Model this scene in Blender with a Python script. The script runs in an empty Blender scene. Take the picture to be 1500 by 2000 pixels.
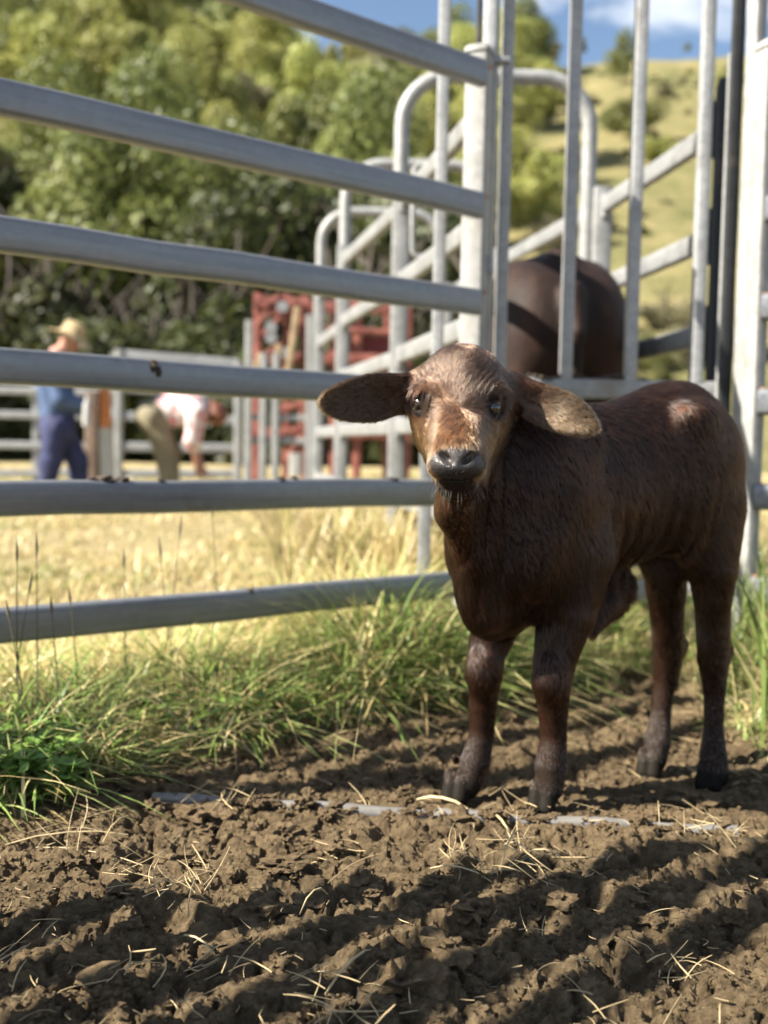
import bpy, math, random
import numpy as np
from mathutils import Vector, Matrix

rng = np.random.default_rng(7)
random.seed(7)
SC = bpy.context.scene
COL = SC.collection

# ------------------------------------------------------------------ camera
CAM_H = 0.64
F_PX = 2100.0            # focal length for a 1500 x 2000 picture
PITCH = math.radians(3.46)
ROLL = 0.02
FWD = np.array([0.0, math.cos(PITCH), -math.sin(PITCH)])
_H = np.array([1.0, 0, 0])
_W = np.array([0.0, math.sin(PITCH), math.cos(PITCH)])
RGT = math.cos(ROLL) * _H + math.sin(ROLL) * _W
UPV = -math.sin(ROLL) * _H + math.cos(ROLL) * _W
CPOS = np.array([0.0, 0.0, CAM_H])

cam_d = bpy.data.cameras.new('camera')
cam = bpy.data.objects.new('camera', cam_d)
COL.objects.link(cam)
cam.matrix_world = Matrix(((RGT[0], UPV[0], -FWD[0], 0), (RGT[1], UPV[1], -FWD[1], 0),
                           (RGT[2], UPV[2], -FWD[2], CAM_H), (0, 0, 0, 1)))
cam_d.sensor_fit = 'VERTICAL'
cam_d.sensor_height = 36.0
cam_d.sensor_width = 27.0
cam_d.lens = F_PX / 2000.0 * 36.0
cam_d.clip_start = 0.05
cam_d.clip_end = 2500
cam_d.dof.use_dof = True
cam_d.dof.focus_distance = 1.46
cam_d.dof.aperture_fstop = 2.95
SC.camera = cam

# ------------------------------------------------------------------ sun and sky
FD = np.array([0.7657, 0.6432, 0.0])          # direction of the left fence, going away
FN = np.array([0.6432, -0.7657, 0.0])         # its side that faces the camera
DELTA = math.radians(23.0)
SUN_EL = math.radians(40.0)
sh = -FD * math.cos(DELTA) - FN * math.sin(DELTA)
SUN = np.array([sh[0] * math.cos(SUN_EL), sh[1] * math.cos(SUN_EL), math.sin(SUN_EL)])
sun_d = bpy.data.lights.new('sun', 'SUN')
sun_d.energy = 5.0
sun_d.angle = math.radians(0.55)
sun_d.color = (1.0, 0.92, 0.79)
sun = bpy.data.objects.new('sun', sun_d)
COL.objects.link(sun)
sun.rotation_euler = Vector(SUN).to_track_quat('Z', 'Y').to_euler()
sun.location = (-6, -3, 8)

world = bpy.data.worlds.new('World')
SC.world = world
world.use_nodes = True
nt = world.node_tree
nt.nodes.clear()
wo = nt.nodes.new('ShaderNodeOutputWorld')
bg = nt.nodes.new('ShaderNodeBackground')
bg.inputs['Strength'].default_value = 0.05
sky = nt.nodes.new('ShaderNodeTexSky')
sky.sky_type = 'NISHITA'
sky.sun_disc = False
sky.sun_elevation = SUN_EL
sky.sun_rotation = math.atan2(SUN[0], SUN[1])
sky.air_density = 1.0
sky.dust_density = 0.4
sky.ozone_density = 1.2
# broken white cloud, laid out by direction in the sky
tc = nt.nodes.new('ShaderNodeTexCoord')
mp = nt.nodes.new('ShaderNodeMapping')
mp.inputs['Scale'].default_value = (1.0, 1.0, 2.6)
mp.inputs['Location'].default_value = (0.35, 0.1, 0.12)
nz = nt.nodes.new('ShaderNodeTexNoise')
nz.inputs['Scale'].default_value = 4.2
nz.inputs['Detail'].default_value = 7
nz.inputs['Roughness'].default_value = 0.55
rp = nt.nodes.new('ShaderNodeValToRGB')
rp.color_ramp.elements[0].position = 0.505
rp.color_ramp.elements[0].color = (0, 0, 0, 1)
rp.color_ramp.elements[1].position = 0.64
rp.color_ramp.elements[1].color = (0.8, 0.8, 0.8, 1)
mx = nt.nodes.new('ShaderNodeMixRGB')
mx.inputs[2].default_value = (8.5, 8.7, 9.0, 1)
nt.links.new(tc.outputs['Generated'], mp.inputs['Vector'])
nt.links.new(mp.outputs['Vector'], nz.inputs['Vector'])
nt.links.new(nz.outputs['Fac'], rp.inputs['Fac'])
nt.links.new(rp.outputs['Color'], mx.inputs['Fac'])
nt.links.new(sky.outputs['Color'], mx.inputs[1])
nt.links.new(mx.outputs['Color'], bg.inputs['Color'])
nt.links.new(bg.outputs['Background'], wo.inputs['Surface'])

SC.view_settings.view_transform = 'Standard'
SC.view_settings.look = 'None'
SC.view_settings.exposure = 1.8
SC.view_settings.gamma = 1.0
SC.view_settings.use_curve_mapping = False
SC.render.engine = 'CYCLES'
SC.cycles.use_denoising = True
try:
    SC.cycles.denoiser = 'OPENIMAGEDENOISE'
    SC.cycles.denoising_input_passes = 'RGB_ALBEDO_NORMAL'
except Exception:
    pass
SC.cycles.max_bounces = 6
SC.cycles.diffuse_bounces = 1
SC.cycles.glossy_bounces = 3
SC.cycles.transmission_bounces = 3
SC.cycles.transparent_max_bounces = 6
SC.cycles.sample_clamp_indirect = 4.0
SC.cycles_curves.shape = 'RIBBONS'
SC.cycles_curves.subdivisions = 2


def ray(px, py):
    d = FWD + RGT * ((px - 750.0) / F_PX) + UPV * ((1000.0 - py) / F_PX)
    return d


def P(px, py, Y):
    """world point seen at (px, py) of the 1500 x 2000 picture, Y metres in front of the camera"""
    d = ray(px, py)
    return CPOS + d * (Y / d[1])


def G(px, py, z=0.0):
    d = ray(px, py)
    return CPOS + d * ((z - CAM_H) / d[2])


# ------------------------------------------------------------------ noise
def _hash(ix, iy, iz):
    h = (ix * 374761393 + iy * 668265263 + iz * 2147483647 + 1442695040) & 0xFFFFFFFF
    h = ((h ^ (h >> 13)) * 1274126177) & 0xFFFFFFFF
    h = h ^ (h >> 16)
    return (h & 0xFFFFFF) / float(0xFFFFFF)


def vnoise(x, y, z=None):
    """smooth value noise in 0..1"""
    x = np.asarray(x, dtype=np.float64)
    y = np.asarray(y, dtype=np.float64)
    if z is None:
        z = np.zeros_like(x)
    ix, iy, iz = np.floor(x).astype(np.int64), np.floor(y).astype(np.int64), np.floor(z).astype(np.int64)
    fx, fy, fz = x - ix, y - iy, z - iz
    fx, fy, fz = fx * fx * (3 - 2 * fx), fy * fy * (3 - 2 * fy), fz * fz * (3 - 2 * fz)
    r = 0
    for a in (0, 1):
        wx = fx if a else 1 - fx
        for b in (0, 1):
            wy = fy if b else 1 - fy
            for c in (0, 1):
                wz = fz if c else 1 - fz
                r = r + wx * wy * wz * _hash(ix + a, iy + b, iz + c)
    return r


def fbm(x, y, z=None, oct=4, gain=0.5):
    s, a, t = 0, 1.0, 0.0
    for i in range(oct):
        k = 2.03 ** i
        s = s + a * vnoise(x * k + 17.3 * i, y * k - 9.1 * i, None if z is None else z * k + 5.7 * i)
        t += a
        a *= gain
    return s / t


# ------------------------------------------------------------------ materials
def new_mat(name):
    m = bpy.data.materials.new(name)
    m.use_nodes = True
    n = m.node_tree.nodes
    p = n['Principled BSDF']
    return m, m.node_tree, p


def ramp(t, fac, stops):
    r = t.nodes.new('ShaderNodeValToRGB')
    e = r.color_ramp.elements
    while len(e) < len(stops):
        e.new(0.5)
    for i, (pos, c) in enumerate(stops):
        e[i].position = pos
        e[i].color = (*c, 1)
    t.links.new(fac, r.inputs['Fac'])
    return r.outputs['Color']


def noise_node(t, scale, detail=4, rough=0.55, coord='Object', stretch=None, vec=None):
    if vec is None:
        c = t.nodes.new('ShaderNodeTexCoord')
        vec = c.outputs[coord]
    if stretch:
        m = t.nodes.new('ShaderNodeMapping')
        m.inputs['Scale'].default_value = stretch
        t.links.new(vec, m.inputs['Vector'])
        vec = m.outputs['Vector']
    n = t.nodes.new('ShaderNodeTexNoise')
    n.inputs['Scale'].default_value = scale
    n.inputs['Detail'].default_value = detail
    n.inputs['Roughness'].default_value = rough
    t.links.new(vec, n.inputs['Vector'])
    return n.outputs['Fac']


def bump(t, p, height, strength, dist):
    b = t.nodes.new('ShaderNodeBump')
    b.inputs['Strength'].default_value = strength
    b.inputs['Distance'].default_value = dist
    t.links.new(height, b.inputs['Height'])
    t.links.new(b.outputs['Normal'], p.inputs['Normal'])
    return b


def mixc(t, fac, a, b, mode='MIX'):
    m = t.nodes.new('ShaderNodeMixRGB')
    m.blend_type = mode
    for i, v in ((0, fac), (1, a), (2, b)):
        if isinstance(v, (int, float)):
            m.inputs[i].default_value = v
        elif isinstance(v, tuple):
            m.inputs[i].default_value = (*v, 1)
        else:
            t.links.new(v, m.inputs[i])
    return m.outputs['Color']


def simple(name, col, rough=0.6, metal=0.0, var=0.25, scale=6.0, bscale=40.0, bstr=0.2, bdist=0.004, col2=None):
    m, t, p = new_mat(name)
    f = noise_node(t, scale, 5)
    dk = tuple(c * (1 - var) for c in col)
    lt = col2 or tuple(min(1, c * (1 + var)) for c in col)
    t.links.new(ramp(t, f, [(0.3, dk), (0.7, lt)]), p.inputs['Base Color'])
    p.inputs['Roughness'].default_value = rough
    p.inputs['Metallic'].default_value = metal
    if bstr:
        bump(t, p, noise_node(t, bscale, 4), bstr, bdist)
    return m


def galvanised(name, base=0.28, tint=(0.97, 1.0, 1.03), metal=0.35, rough=0.42, streak=(1, 1, 1), spangle=55.0, rot=None, mott=0.12):
    m, t, p = new_mat(name)
    c = t.nodes.new('ShaderNodeTexCoord')
    v = t.nodes.new('ShaderNodeTexVoronoi')
    v.inputs['Scale'].default_value = spangle
    t.links.new(c.outputs['Object'], v.inputs['Vector'])
    sp = t.nodes.new('ShaderNodeSeparateColor')
    t.links.new(v.outputs['Color'], sp.inputs['Color'])
    lo, hi = base * (1 - mott), base * (1 + mott)
    c1 = ramp(t, sp.outputs[0], [(0.0, tuple(lo * k for k in tint)), (1.0, tuple(hi * k for k in tint))])
    vec = c.outputs['Object']
    if rot is not None:
        mr_ = t.nodes.new('ShaderNodeMapping')
        mr_.inputs['Rotation'].default_value = (0, 0, rot)
        t.links.new(vec, mr_.inputs['Vector'])
        vec = mr_.outputs['Vector']
    f = noise_node(t, 9.0, 6, 0.6, stretch=streak, vec=vec)
    c2 = ramp(t, f, [(0.30, (0.70, 0.70, 0.70)), (0.6, (1.05, 1.05, 1.05))])
    cc = mixc(t, 0.8, c1, c2, 'MULTIPLY')
    d = noise_node(t, 3.1, 8, 0.7)
    dirt = ramp(t, d, [(0.60, (0, 0, 0)), (0.74, (0.7, 0.7, 0.7))])
    cc = mixc(t, dirt, cc, (0.17, 0.13, 0.095))
    t.links.new(cc, p.inputs['Base Color'])
    p.inputs['Metallic'].default_value = metal
    rr = t.nodes.new('ShaderNodeMapRange')
    rr.inputs['To Min'].default_value = rough - 0.1
    rr.inputs['To Max'].default_value = rough + 0.2
    t.links.new(f, rr.inputs['Value'])
    t.links.new(rr.outputs['Result'], p.inputs['Roughness'])
    bump(t, p, noise_node(t, 60, 5, 0.6, stretch=streak, vec=vec), 0.10, 0.002)
    return m


M = {}
M['galv'] = galvanised('galvanised_steel')
M['galv_bar'] = galvanised('hot_dip_bar', base=0.32, metal=0.15, spangle=90.0)
M['galv_rail'] = galvanised('galvanised_rail', base=0.22, tint=(0.95, 1.0, 1.08), metal=0.45, rough=0.32, streak=(0.25, 6, 6), rot=-math.atan2(FD[1], FD[0]), mott=0.05)
M['galv_white'] = galvanised('white_zinc_post', base=0.27, tint=(1.0, 1.0, 0.98), metal=0.0, rough=0.5)
M['galv_pale'] = galvanised('pale_galvanised_pipe', base=0.28, tint=(0.98, 1.0, 1.0), metal=0.1, rough=0.45)
M['galv_dark'] = galvanised('weathered_dark_steel', base=0.035, tint=(0.92, 0.98, 1.08), metal=0.3, rough=0.5)
M['rust'] = simple('weld_rust', (0.32, 0.15, 0.07), 0.85, 0, 0.4, 40, 120, 0.4, 0.002)
M['red'] = simple('faded_red_paint', (0.20, 0.040, 0.030), 0.6, 0, 0.45, 9, 60, 0.2, 0.003, col2=(0.30, 0.105, 0.075))
M['red_dark'] = simple('dark_red_paint', (0.20, 0.03, 0.028), 0.55, 0, 0.3, 8)
M['wood'] = simple('bare_timber', (0.33, 0.24, 0.14), 0.75, 0, 0.3, 20)
M['wood_grey'] = simple('weathered_brown_timber', (0.17, 0.12, 0.09), 0.85, 0, 0.35, 14, 40, 0.5, 0.006)
M['white'] = simple('white_plastic', (0.38, 0.38, 0.37), 0.4, 0, 0.06, 8)
M['orange'] = simple('orange_plastic', (0.5, 0.17, 0.04), 0.45, 0, 0.12, 8)
M['black'] = simple('black_rubber', (0.02, 0.02, 0.022), 0.6, 0, 0.3, 12)
M['mud'] = simple('dried_mud', (0.045, 0.033, 0.024), 0.9, 0, 0.4, 60, 150, 0.8, 0.004)
M['bark'] = simple('bark', (0.055, 0.045, 0.035), 0.9, 0, 0.4, 3, 8, 0.8, 0.03)
M['skin'] = simple('sunburnt_skin', (0.40, 0.20, 0.14), 0.55, 0, 0.12, 15, 80, 0.1, 0.002)
M['shirt_blue'] = simple('blue_work_shirt', (0.05, 0.085, 0.175), 0.85, 0, 0.22, 7, 30, 0.5, 0.01)
M['trousers_navy'] = simple('navy_trousers', (0.022, 0.028, 0.085), 0.85, 0, 0.25, 7, 30, 0.5, 0.01)
M['trousers_khaki'] = simple('khaki_trousers', (0.16, 0.14, 0.09), 0.85, 0, 0.18, 7, 30, 0.5, 0.01)
M['straw_hat'] = simple('straw_hat', (0.34, 0.26, 0.14), 0.8, 0, 0.2, 20, 120, 0.4, 0.003)
M['hair'] = simple('auburn_hair', (0.16, 0.055, 0.03), 0.6, 0, 0.4, 40, 120, 0.6, 0.004)
M['boot'] = simple('brown_boot', (0.09, 0.05, 0.03), 0.6, 0, 0.3, 15)
m, t, p = new_mat('pink_checked_shirt')
vv = t.nodes.new('ShaderNodeTexVoronoi')
vv.inputs['Scale'].default_value = 11
tcx = t.nodes.new('ShaderNodeTexCoord')
t.links.new(tcx.outputs['Object'], vv.inputs['Vector'])
t.links.new(ramp(t, vv.outputs['Distance'], [(0.28, (0.50, 0.15, 0.17)), (0.45, (0.58, 0.50, 0.49))]), p.inputs['Base Color'])
p.inputs['Roughness'].default_value = 0.85
M['shirt_pink'] = m


# ------------------------------------------------------------------ mesh helpers
def mesh_np(name, v, f, mat=None, parent=None, smooth=True, link=True):
    """v (n,3) float, f (m,k) int with k 3 or 4"""
    v = np.ascontiguousarray(v, dtype=np.float32)
    f = np.ascontiguousarray(f, dtype=np.int32)
    me = bpy.data.meshes.new(name)
    me.vertices.add(len(v))
    me.vertices.foreach_set('co', v.ravel())
    k = f.shape[1]
    me.loops.add(f.size)
    me.loops.foreach_set('vertex_index', f.ravel())
    me.polygons.add(len(f))
    me.polygons.foreach_set('loop_start', np.arange(0, f.size, k, dtype=np.int32))
    me.polygons.foreach_set('loop_total', np.full(len(f), k, dtype=np.int32))
    me.polygons.foreach_set('use_smooth', np.full(len(f), smooth, dtype=bool))
    me.update(calc_edges=True)
    if mat:
        me.materials.append(mat)
    o = bpy.data.objects.new(name, me)
    if link:
        COL.objects.link(o)
    if parent:
        o.parent = parent
    return o


def vcol(o, name, c):
    a = o.data.color_attributes.new(name, 'FLOAT_COLOR', 'POINT')
    if c.shape[1] == 3:
        c = np.concatenate([c, np.ones((len(c), 1))], 1)
    a.data.foreach_set('color', np.ascontiguousarray(c, dtype=np.float32).ravel())


class MB:
    """collects polygons for ONE mesh object"""
    def __init__(self):
        self.v, self.f, self.n = [], [], 0

    def add(self, v, f):
        v = np.asarray(v, dtype=float)
        self.v.append(v)
        self.f += [tuple(i + self.n for i in q) for q in f]
        self.n += len(v)

    def sweep(self, pts, prof, up=(0, 0, 1), cap=True, scales=None):
        """sweep the closed 2D profile (side, up) along pts"""
        pts = np.asarray(pts, float)
        up = np.asarray(up, float)
        n, k = len(pts), len(prof)
        prof = np.asarray(prof, float)
        V = []
        side0 = None
        for i in range(n):
            a = pts[max(i - 1, 0)]
            b = pts[min(i + 1, n - 1)]
            tg = (b - a) / (np.linalg.norm(b - a) + 1e-12)
            if side0 is None:
                s = np.cross(tg, up)
                if np.linalg.norm(s) < 1e-4:
                    s = np.cross(tg, (1, 0, 0))
            else:
                s = side0 - tg * np.dot(side0, tg)
            s = s / np.linalg.norm(s)
            side0 = s
            u = np.cross(s, tg)
            sc = 1.0 if scales is None else scales[i]
            V.append(pts[i] + sc * (prof[:, :1] * s + prof[:, 1:] * u))
        V = np.concatenate(V)
        F = []
        for i in range(n - 1):
            for j in range(k):
                j2 = (j + 1) % k
                F.append((i * k + j, i * k + j2, (i + 1) * k + j2, (i + 1) * k + j))
        if cap:
            F.append(tuple(range(k - 1, -1, -1)))
            F.append(tuple((n - 1) * k + j for j in range(k)))
        self.add(V, F)
        return self

    def tube(self, pts, r, k=12, scales=None, cap=True):
        a = np.linspace(0, 2 * math.pi, k, endpoint=False)
        return self.sweep(pts, np.stack([r * np.cos(a), r * np.sin(a)], 1), scales=scales, cap=cap)

    def lump(self, c, r, seed=0, rough=0.3, sub=2):
        v, f = ico(sub)
        n = fbm(v[:, 0] * 2 + seed * 3.1, v[:, 1] * 2 + seed, v[:, 2] * 2, 3)
        vv = v * (1 + rough * (n[:, None] - 0.5) * 2) * np.asarray(r) + np.asarray(c)
        self.add(vv, f)
        return self

    def build(self, name, mat, parent=None, smooth=True, bevel=0.0):
        me = bpy.data.meshes.new(name)
        me.from_pydata(np.concatenate(self.v).tolist(), [], self.f)
        if smooth:
            me.shade_smooth()
            try:
                me.set_sharp_from_angle(angle=math.radians(38))
            except Exception:
                pass
        me.materials.append(mat)
        me.update()
        o = bpy.data.objects.new(name, me)
        COL.objects.link(o)
        if parent:
            o.parent = parent
            o.matrix_parent_inverse = Matrix.Translation(parent.location).inverted()
        return o


_ICO = {}


def ico(sub):
    if sub not in _ICO:
        import bmesh
        bm = bmesh.new()
        bmesh.ops.create_icosphere(bm, subdivisions=sub, radius=1.0)
        v = np.array([x.co[:] for x in bm.verts])
        f = [tuple(q.index for q in x.verts) for x in bm.faces]
        bm.free()
        _ICO[sub] = (v, f)
    return _ICO[sub]


def rrect(w, h, r, k=4):
    """rounded rectangle profile, w wide (side), h high (up)"""
    out = []
    for cx, cy, a0 in ((w / 2 - r, h / 2 - r, 0), (-w / 2 + r, h / 2 - r, 90), (-w / 2 + r, -h / 2 + r, 180), (w / 2 - r, -h / 2 + r, 270)):
        for i in range(k + 1):
            a = math.radians(a0 + 90 * i / k)
            out.append((cx + r * math.cos(a), cy + r * math.sin(a)))
    return np.array(out)


def thing(name, label, cat, loc=(0, 0, 0), group=None):
    o = bpy.data.objects.new(name, None)
    o.empty_display_size = 0.1
    o.location = Vector(loc)
    COL.objects.link(o)
    return tag(o, label, cat, group)


def tag(o, label=None, cat=None, group=None, kind=None):
    if label:
        o['label'] = label
    if cat:
        o['category'] = cat
    if group:
        o['group'] = group
    if kind:
        o['kind'] = kind
    return o


# ------------------------------------------------------------------ ground
FP = np.array([0.0, 2.93, 0.0])              # a point of the left fence's line


def fence_d(x, y):
    return FN[0] * (x - FP[0]) + FN[1] * (y - FP[1])


def grass_mask(x, y):
    """1 on grass, 0 on trampled dirt"""
    d = fence_d(x, y)
    n = fbm(x * 5, y * 5, oct=3) - 0.5
    a = np.clip((0.35 + 0.10 * np.clip((-x - 0.1) / 0.5, 0, 1) + 0.24 * n - d) / 0.07, 0, 1)
    # the trampled gateway in front of the bar gate
    gx = np.clip((0.15 + 0.25 * n + 0.42 - np.abs(x - 0.62 + 0.10 * (y - 2.4))) / 0.1, 0, 1)
    gy = np.clip((2.70 + 0.25 * n - y) / 0.1, 0, 1)
    a = a * (1 - gx * gy)
    # grass again at the right, behind the calf
    b = np.clip((x - 0.86 - 0.25 * n) / 0.08, 0, 1) * np.clip((y - 2.2 - 0.3 * n) / 0.1, 0, 1)
    return np.maximum(a, b)


def ground_z(x, y):
    g = grass_mask(x, y)
    near = np.clip((7.0 - np.hypot(x, y)) / 3.0, 0, 1)
    rough = 0.032 * (fbm(x * 5.5, y * 5.5, oct=3) - 0.5)
    c1 = np.abs(fbm(x * 15 + 40, y * 15, oct=3, gain=0.55) - 0.5) * 2
    c2 = np.abs(fbm(x * 42, y * 42 + 9, oct=3, gain=0.6) - 0.5) * 2
    c3 = vnoise(x * 150 + 3, y * 150)
    dz = rough + 0.018 * (0.30 - c1) + 0.008 * (0.3 - c2) + 0.0062 * (c3 - 0.5) + 0.0050 * (fbm(x * 75, y * 75, oct=2, gain=0.7) - 0.5)
    cr = 1 - np.abs(2 * fbm(x * 24 + 5, y * 30, oct=2) - 1)
    dz = dz - 0.018 * np.clip(cr - 0.80, 0, 0.2) / 0.2
    for px_, py_, a_ in PRINTS:
        q_ = ((x - px_) ** 2 + (y - py_) ** 2 * 0.7) / 0.0011
        dz = dz - 0.020 * np.exp(-q_ ** 2) + 0.008 * np.exp(-(np.sqrt(q_) - 1.55) ** 2 * 5)
    dip = -0.025 * np.exp(-((x - 0.60) ** 2 + (y - 2.18) ** 2) / 0.10)
    z = near * (dz * (1 - 0.75 * g) + 0.015 * g) + dip
    z = z + (1 - near) * 0.05 * (fbm(x * 0.4, y * 0.4, oct=3) - 0.5)
    pa, pb = SILL
    tq = np.clip((x - pa[0]) / (pb[0] - pa[0]), -0.05, 1.05)
    dl = y - (pa[1] + (pb[1] - pa[1]) * tq)
    w = np.exp(-dl ** 2 / 0.00045) * np.clip((1.04 - np.abs(tq * 2 - 1)) / 0.03, 0, 1)
    z = z * (1 - w) + w * (-0.009 + 0.25 * z)
    # press down flat under the four hooves
    for hx, hy, hz in HOOVES:
        w = np.exp(-((x - hx) ** 2 + (y - hy) ** 2) / 0.0028)
        z = z * (1 - w) + hz * w
    return z


SILL = (G(300, 1557), G(1440, 1623))
PRINTS = [(0.12, 1.38, 0), (-0.12, 1.52, 0), (0.30, 1.50, 0), (0.17, 1.62, 0), (-0.28, 1.40, 0), (0.42, 1.66, 0), (-0.05, 1.30, 0), (0.02, 1.75, 0), (-0.36, 1.62, 0), (0.30, 1.28, 0), (0.52, 1.48, 0), (0.05, 2.15, 0), (0.35, 2.25, 0), (0.62, 1.80, 0)]
HOOVES = [(0.293, 1.885, -0.004), (0.143, 1.93, -0.004), (0.660, 2.115, -0.03), (0.560, 2.19, -0.03)]


def spaced(lo, hi, step, far_lo, far_hi, n_lo, n_hi):
    core = np.arange(lo, hi, step)
    a = lo - step * (np.geomspace(1, (lo - far_lo) / step, n_lo))[::-1]
    b = core[-1] + step * (np.geomspace(1, (far_hi - hi) / step, n_hi))
    return np.concatenate([a, core, b])


gx = spaced(-0.80, 1.0, 0.0042, -700, 700, 70, 70)
gy = spaced(1.12, 2.55, 0.0042, -60, 900, 50, 90)
X, Y = np.meshgrid(gx, gy, indexing='ij')
Z = ground_z(X, Y)
nx, ny = X.shape
idx = np.arange(nx * ny).reshape(nx, ny)
gf = np.stack([idx[:-1, :-1], idx[1:, :-1], idx[1:, 1:], idx[:-1, 1:]], -1).reshape(-1, 4)
m, t, p = new_mat('soil_and_turf')
at = t.nodes.new('ShaderNodeAttribute')
at.attribute_name = 'turf'
f1 = noise_node(t, 7.0, 8, 0.62)
f2 = noise_node(t, 60.0, 6, 0.65)
soil = mixc(t, 0.55, ramp(t, f1, [(0.36, (0.055, 0.036, 0.020)), (0.74, (0.36, 0.262, 0.15))]),
            ramp(t, f2, [(0.32, (0.06, 0.040, 0.021)), (0.70, (0.46, 0.345, 0.20))]))
h1 = noise_node(t, 0.9, 5, 0.6)
h2 = noise_node(t, 11.0, 6, 0.65)
turf = mixc(t, 0.5, ramp(t, h1, [(0.35, (0.26, 0.23, 0.10)), (0.65, (0.50, 0.40, 0.22))]),
            ramp(t, h2, [(0.35, (0.20, 0.17, 0.08)), (0.68, (0.56, 0.45, 0.26))]))
t.links.new(mixc(t, at.outputs['Fac'], soil, turf), p.inputs['Base Color'])
p.inputs['Roughness'].default_value = 0.95
p.inputs['Specular IOR Level'].default_value = 0.15
hb = noise_node(t, 60, 12, 0.82)
bump(t, p, hb, 1.0, 0.030)
M['ground'] = m
ground = mesh_np('ground', np.stack([X, Y, Z], -1).reshape(-1, 3), gf, m, smooth=False)
gm = grass_mask(X, Y).reshape(-1)
vcol(ground, 'turf', np.stack([gm] * 3, 1))
tag(ground, kind='structure')


# ------------------------------------------------------------------ hills
def hill_h(x, y):
    az = x / np.maximum(y, 1)
    # the wooded side on the left climbs higher than the open pasture at the right
    left = np.clip((0.20 - az) / 0.30, 0, 1)
    ridge = 175.0
    u = np.clip((y - 34.0) / (ridge - 34.0), 0, None)
    top = 58.5 + 6.5 * np.clip(az / 0.3, 0, 1) + 45 * np.clip((-0.07 - az) / 0.3, 0, 1) + 5 * (fbm(az * 6 + 3, az * 0 + 1.5, oct=3) - 0.5)
    s = np.where(u < 1, u ** 1.12, 1 - 0.25 * (u - 1))
    z = top * s + 3.0 * (fbm(x * 0.03, y * 0.03, oct=4) - 0.5) * np.clip(u * 3, 0, 1)
    return z - 0.6


hx_ = np.linspace(-190, 190, 150)
hy_ = np.linspace(30, 330, 130)
X, Y = np.meshgrid(hx_, hy_, indexing='ij')
Z = hill_h(X, Y)
idx = np.arange(X.size).reshape(X.shape)
hf = np.stack([idx[:-1, :-1], idx[1:, :-1], idx[1:, 1:], idx[:-1, 1:]], -1).reshape(-1, 4)
m, t, p = new_mat('hill_pasture')
a1 = noise_node(t, 0.06, 8, 0.62)
a2 = noise_node(t, 0.35, 10, 0.8)
hc = mixc(t, 0.5, ramp(t, a1, [(0.40, (0.10, 0.11, 0.04)), (0.60, (0.27, 0.23, 0.11))]),
          ramp(t, a2, [(0.40, (0.07, 0.085, 0.03)), (0.62, (0.31, 0.255, 0.13))]))
t.links.new(hc, p.inputs['Base Color'])
p.inputs['Roughness'].default_value = 0.95
p.inputs['Specular IOR Level'].default_value = 0.1
bump(t, p, noise_node(t, 1.5, 6, 0.7), 0.8, 0.5)
hill = mesh_np('hill', np.stack([X, Y, Z], -1).reshape(-1, 3), hf, m)
tag(hill, kind='structure')

# ------------------------------------------------------------------ yard fences
RAIL_Z = [1.712, 1.340, 1.063, 0.792, 0.516, 0.246]
RAIL_PROF = rrect(0.040, 0.076, 0.0135, 3)


def fence_panel(label, group, base, direction, t0, t1, post_at, top=1.79, seed=1, mats=None, rails=None, post_n=0.095, post_r=0.045,
                rust=True, post_up=None, post_off=0.0, prof=None):
    """welded panel of six flat-sided rails between posts; base is a ground point of its line"""
    rails = rails or RAIL_Z
    base = np.asarray(base, float)
    d = np.asarray(direction, float)
    d = d / np.linalg.norm(d)
    pup = post_up or (d[1], -d[0], 0)
    r_ = np.random.default_rng(seed)
    th = thing('fence_panel', label, 'fence', base + d * t1, group)
    for i, z in enumerate(rails):
        n = 14
        ts = np.linspace(t0, t1, n)
        pts = [base + d * q + np.array([0, 0, z + r_.normal(0, 0.0012)]) for q in ts]
        MB().sweep(pts, RAIL_PROF if prof is None else prof).build('rail', M['galv_rail'], th)
    for (tp, zt, pm) in post_at:
        c = base + d * tp - FN * post_off
        b = MB()
        b.sweep([c + np.array([0, 0, -0.2]), c + np.array([0, 0, zt])], rrect(post_r, post_n, 0.006, 2), up=pup)
        po = b.build('post', M[pm], th)
        b = MB()
        b.sweep([c + np.array([0, 0, zt]), c + np.array([0, 0, zt + 0.012]), c + np.array([0, 0, zt + 0.02])],
                rrect(post_r + 0.01, post_n + 0.01, 0.012, 2), up=pup, scales=[1, 1, 0.8])
        b.build('post_cap', M[pm], po)
        if rust:
            for z in rails:
                e = c + FN * 0.024 + np.array([0, 0, z + 0.036])
                MB().lump(e, (0.018, 0.014, 0.009), int(z * 50), 0.4, 2).build('weld', M['rust'], po)
    return th


# the left fence: it ends at the gateway with a broad zinc post
TP = 0.372
f1 = fence_panel('galvanised six-rail cattle fence on the left, ending at the pale post by the calf', None, FP, FD, -2.35, 0.335,
                 [(0.378, 1.79, 'galv_white'), (-2.35, 1.79, 'galv_white')], seed=3, post_n=0.07, post_r=0.066, post_up=(0.42, 0.9, 0), post_off=0.056)


def on_rail(px, i, up=0.0, out=0.0):
    """a point of rail i of the left fence, seen at picture column px"""
    lo, hi = -2.3, 0.4
    for _ in range(40):
        mid = (lo + hi) / 2
        q = FP + FD * mid + np.array([0, 0, RAIL_Z[i]])
        v = q - CPOS
        x = 750 + F_PX * np.dot(v, RGT) / np.dot(v, FWD)
        lo, hi = (mid, hi) if x < px else (lo, mid)
    return FP + FD * lo + np.array([0, 0, RAIL_Z[i] + up]) + FN * out


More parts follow.
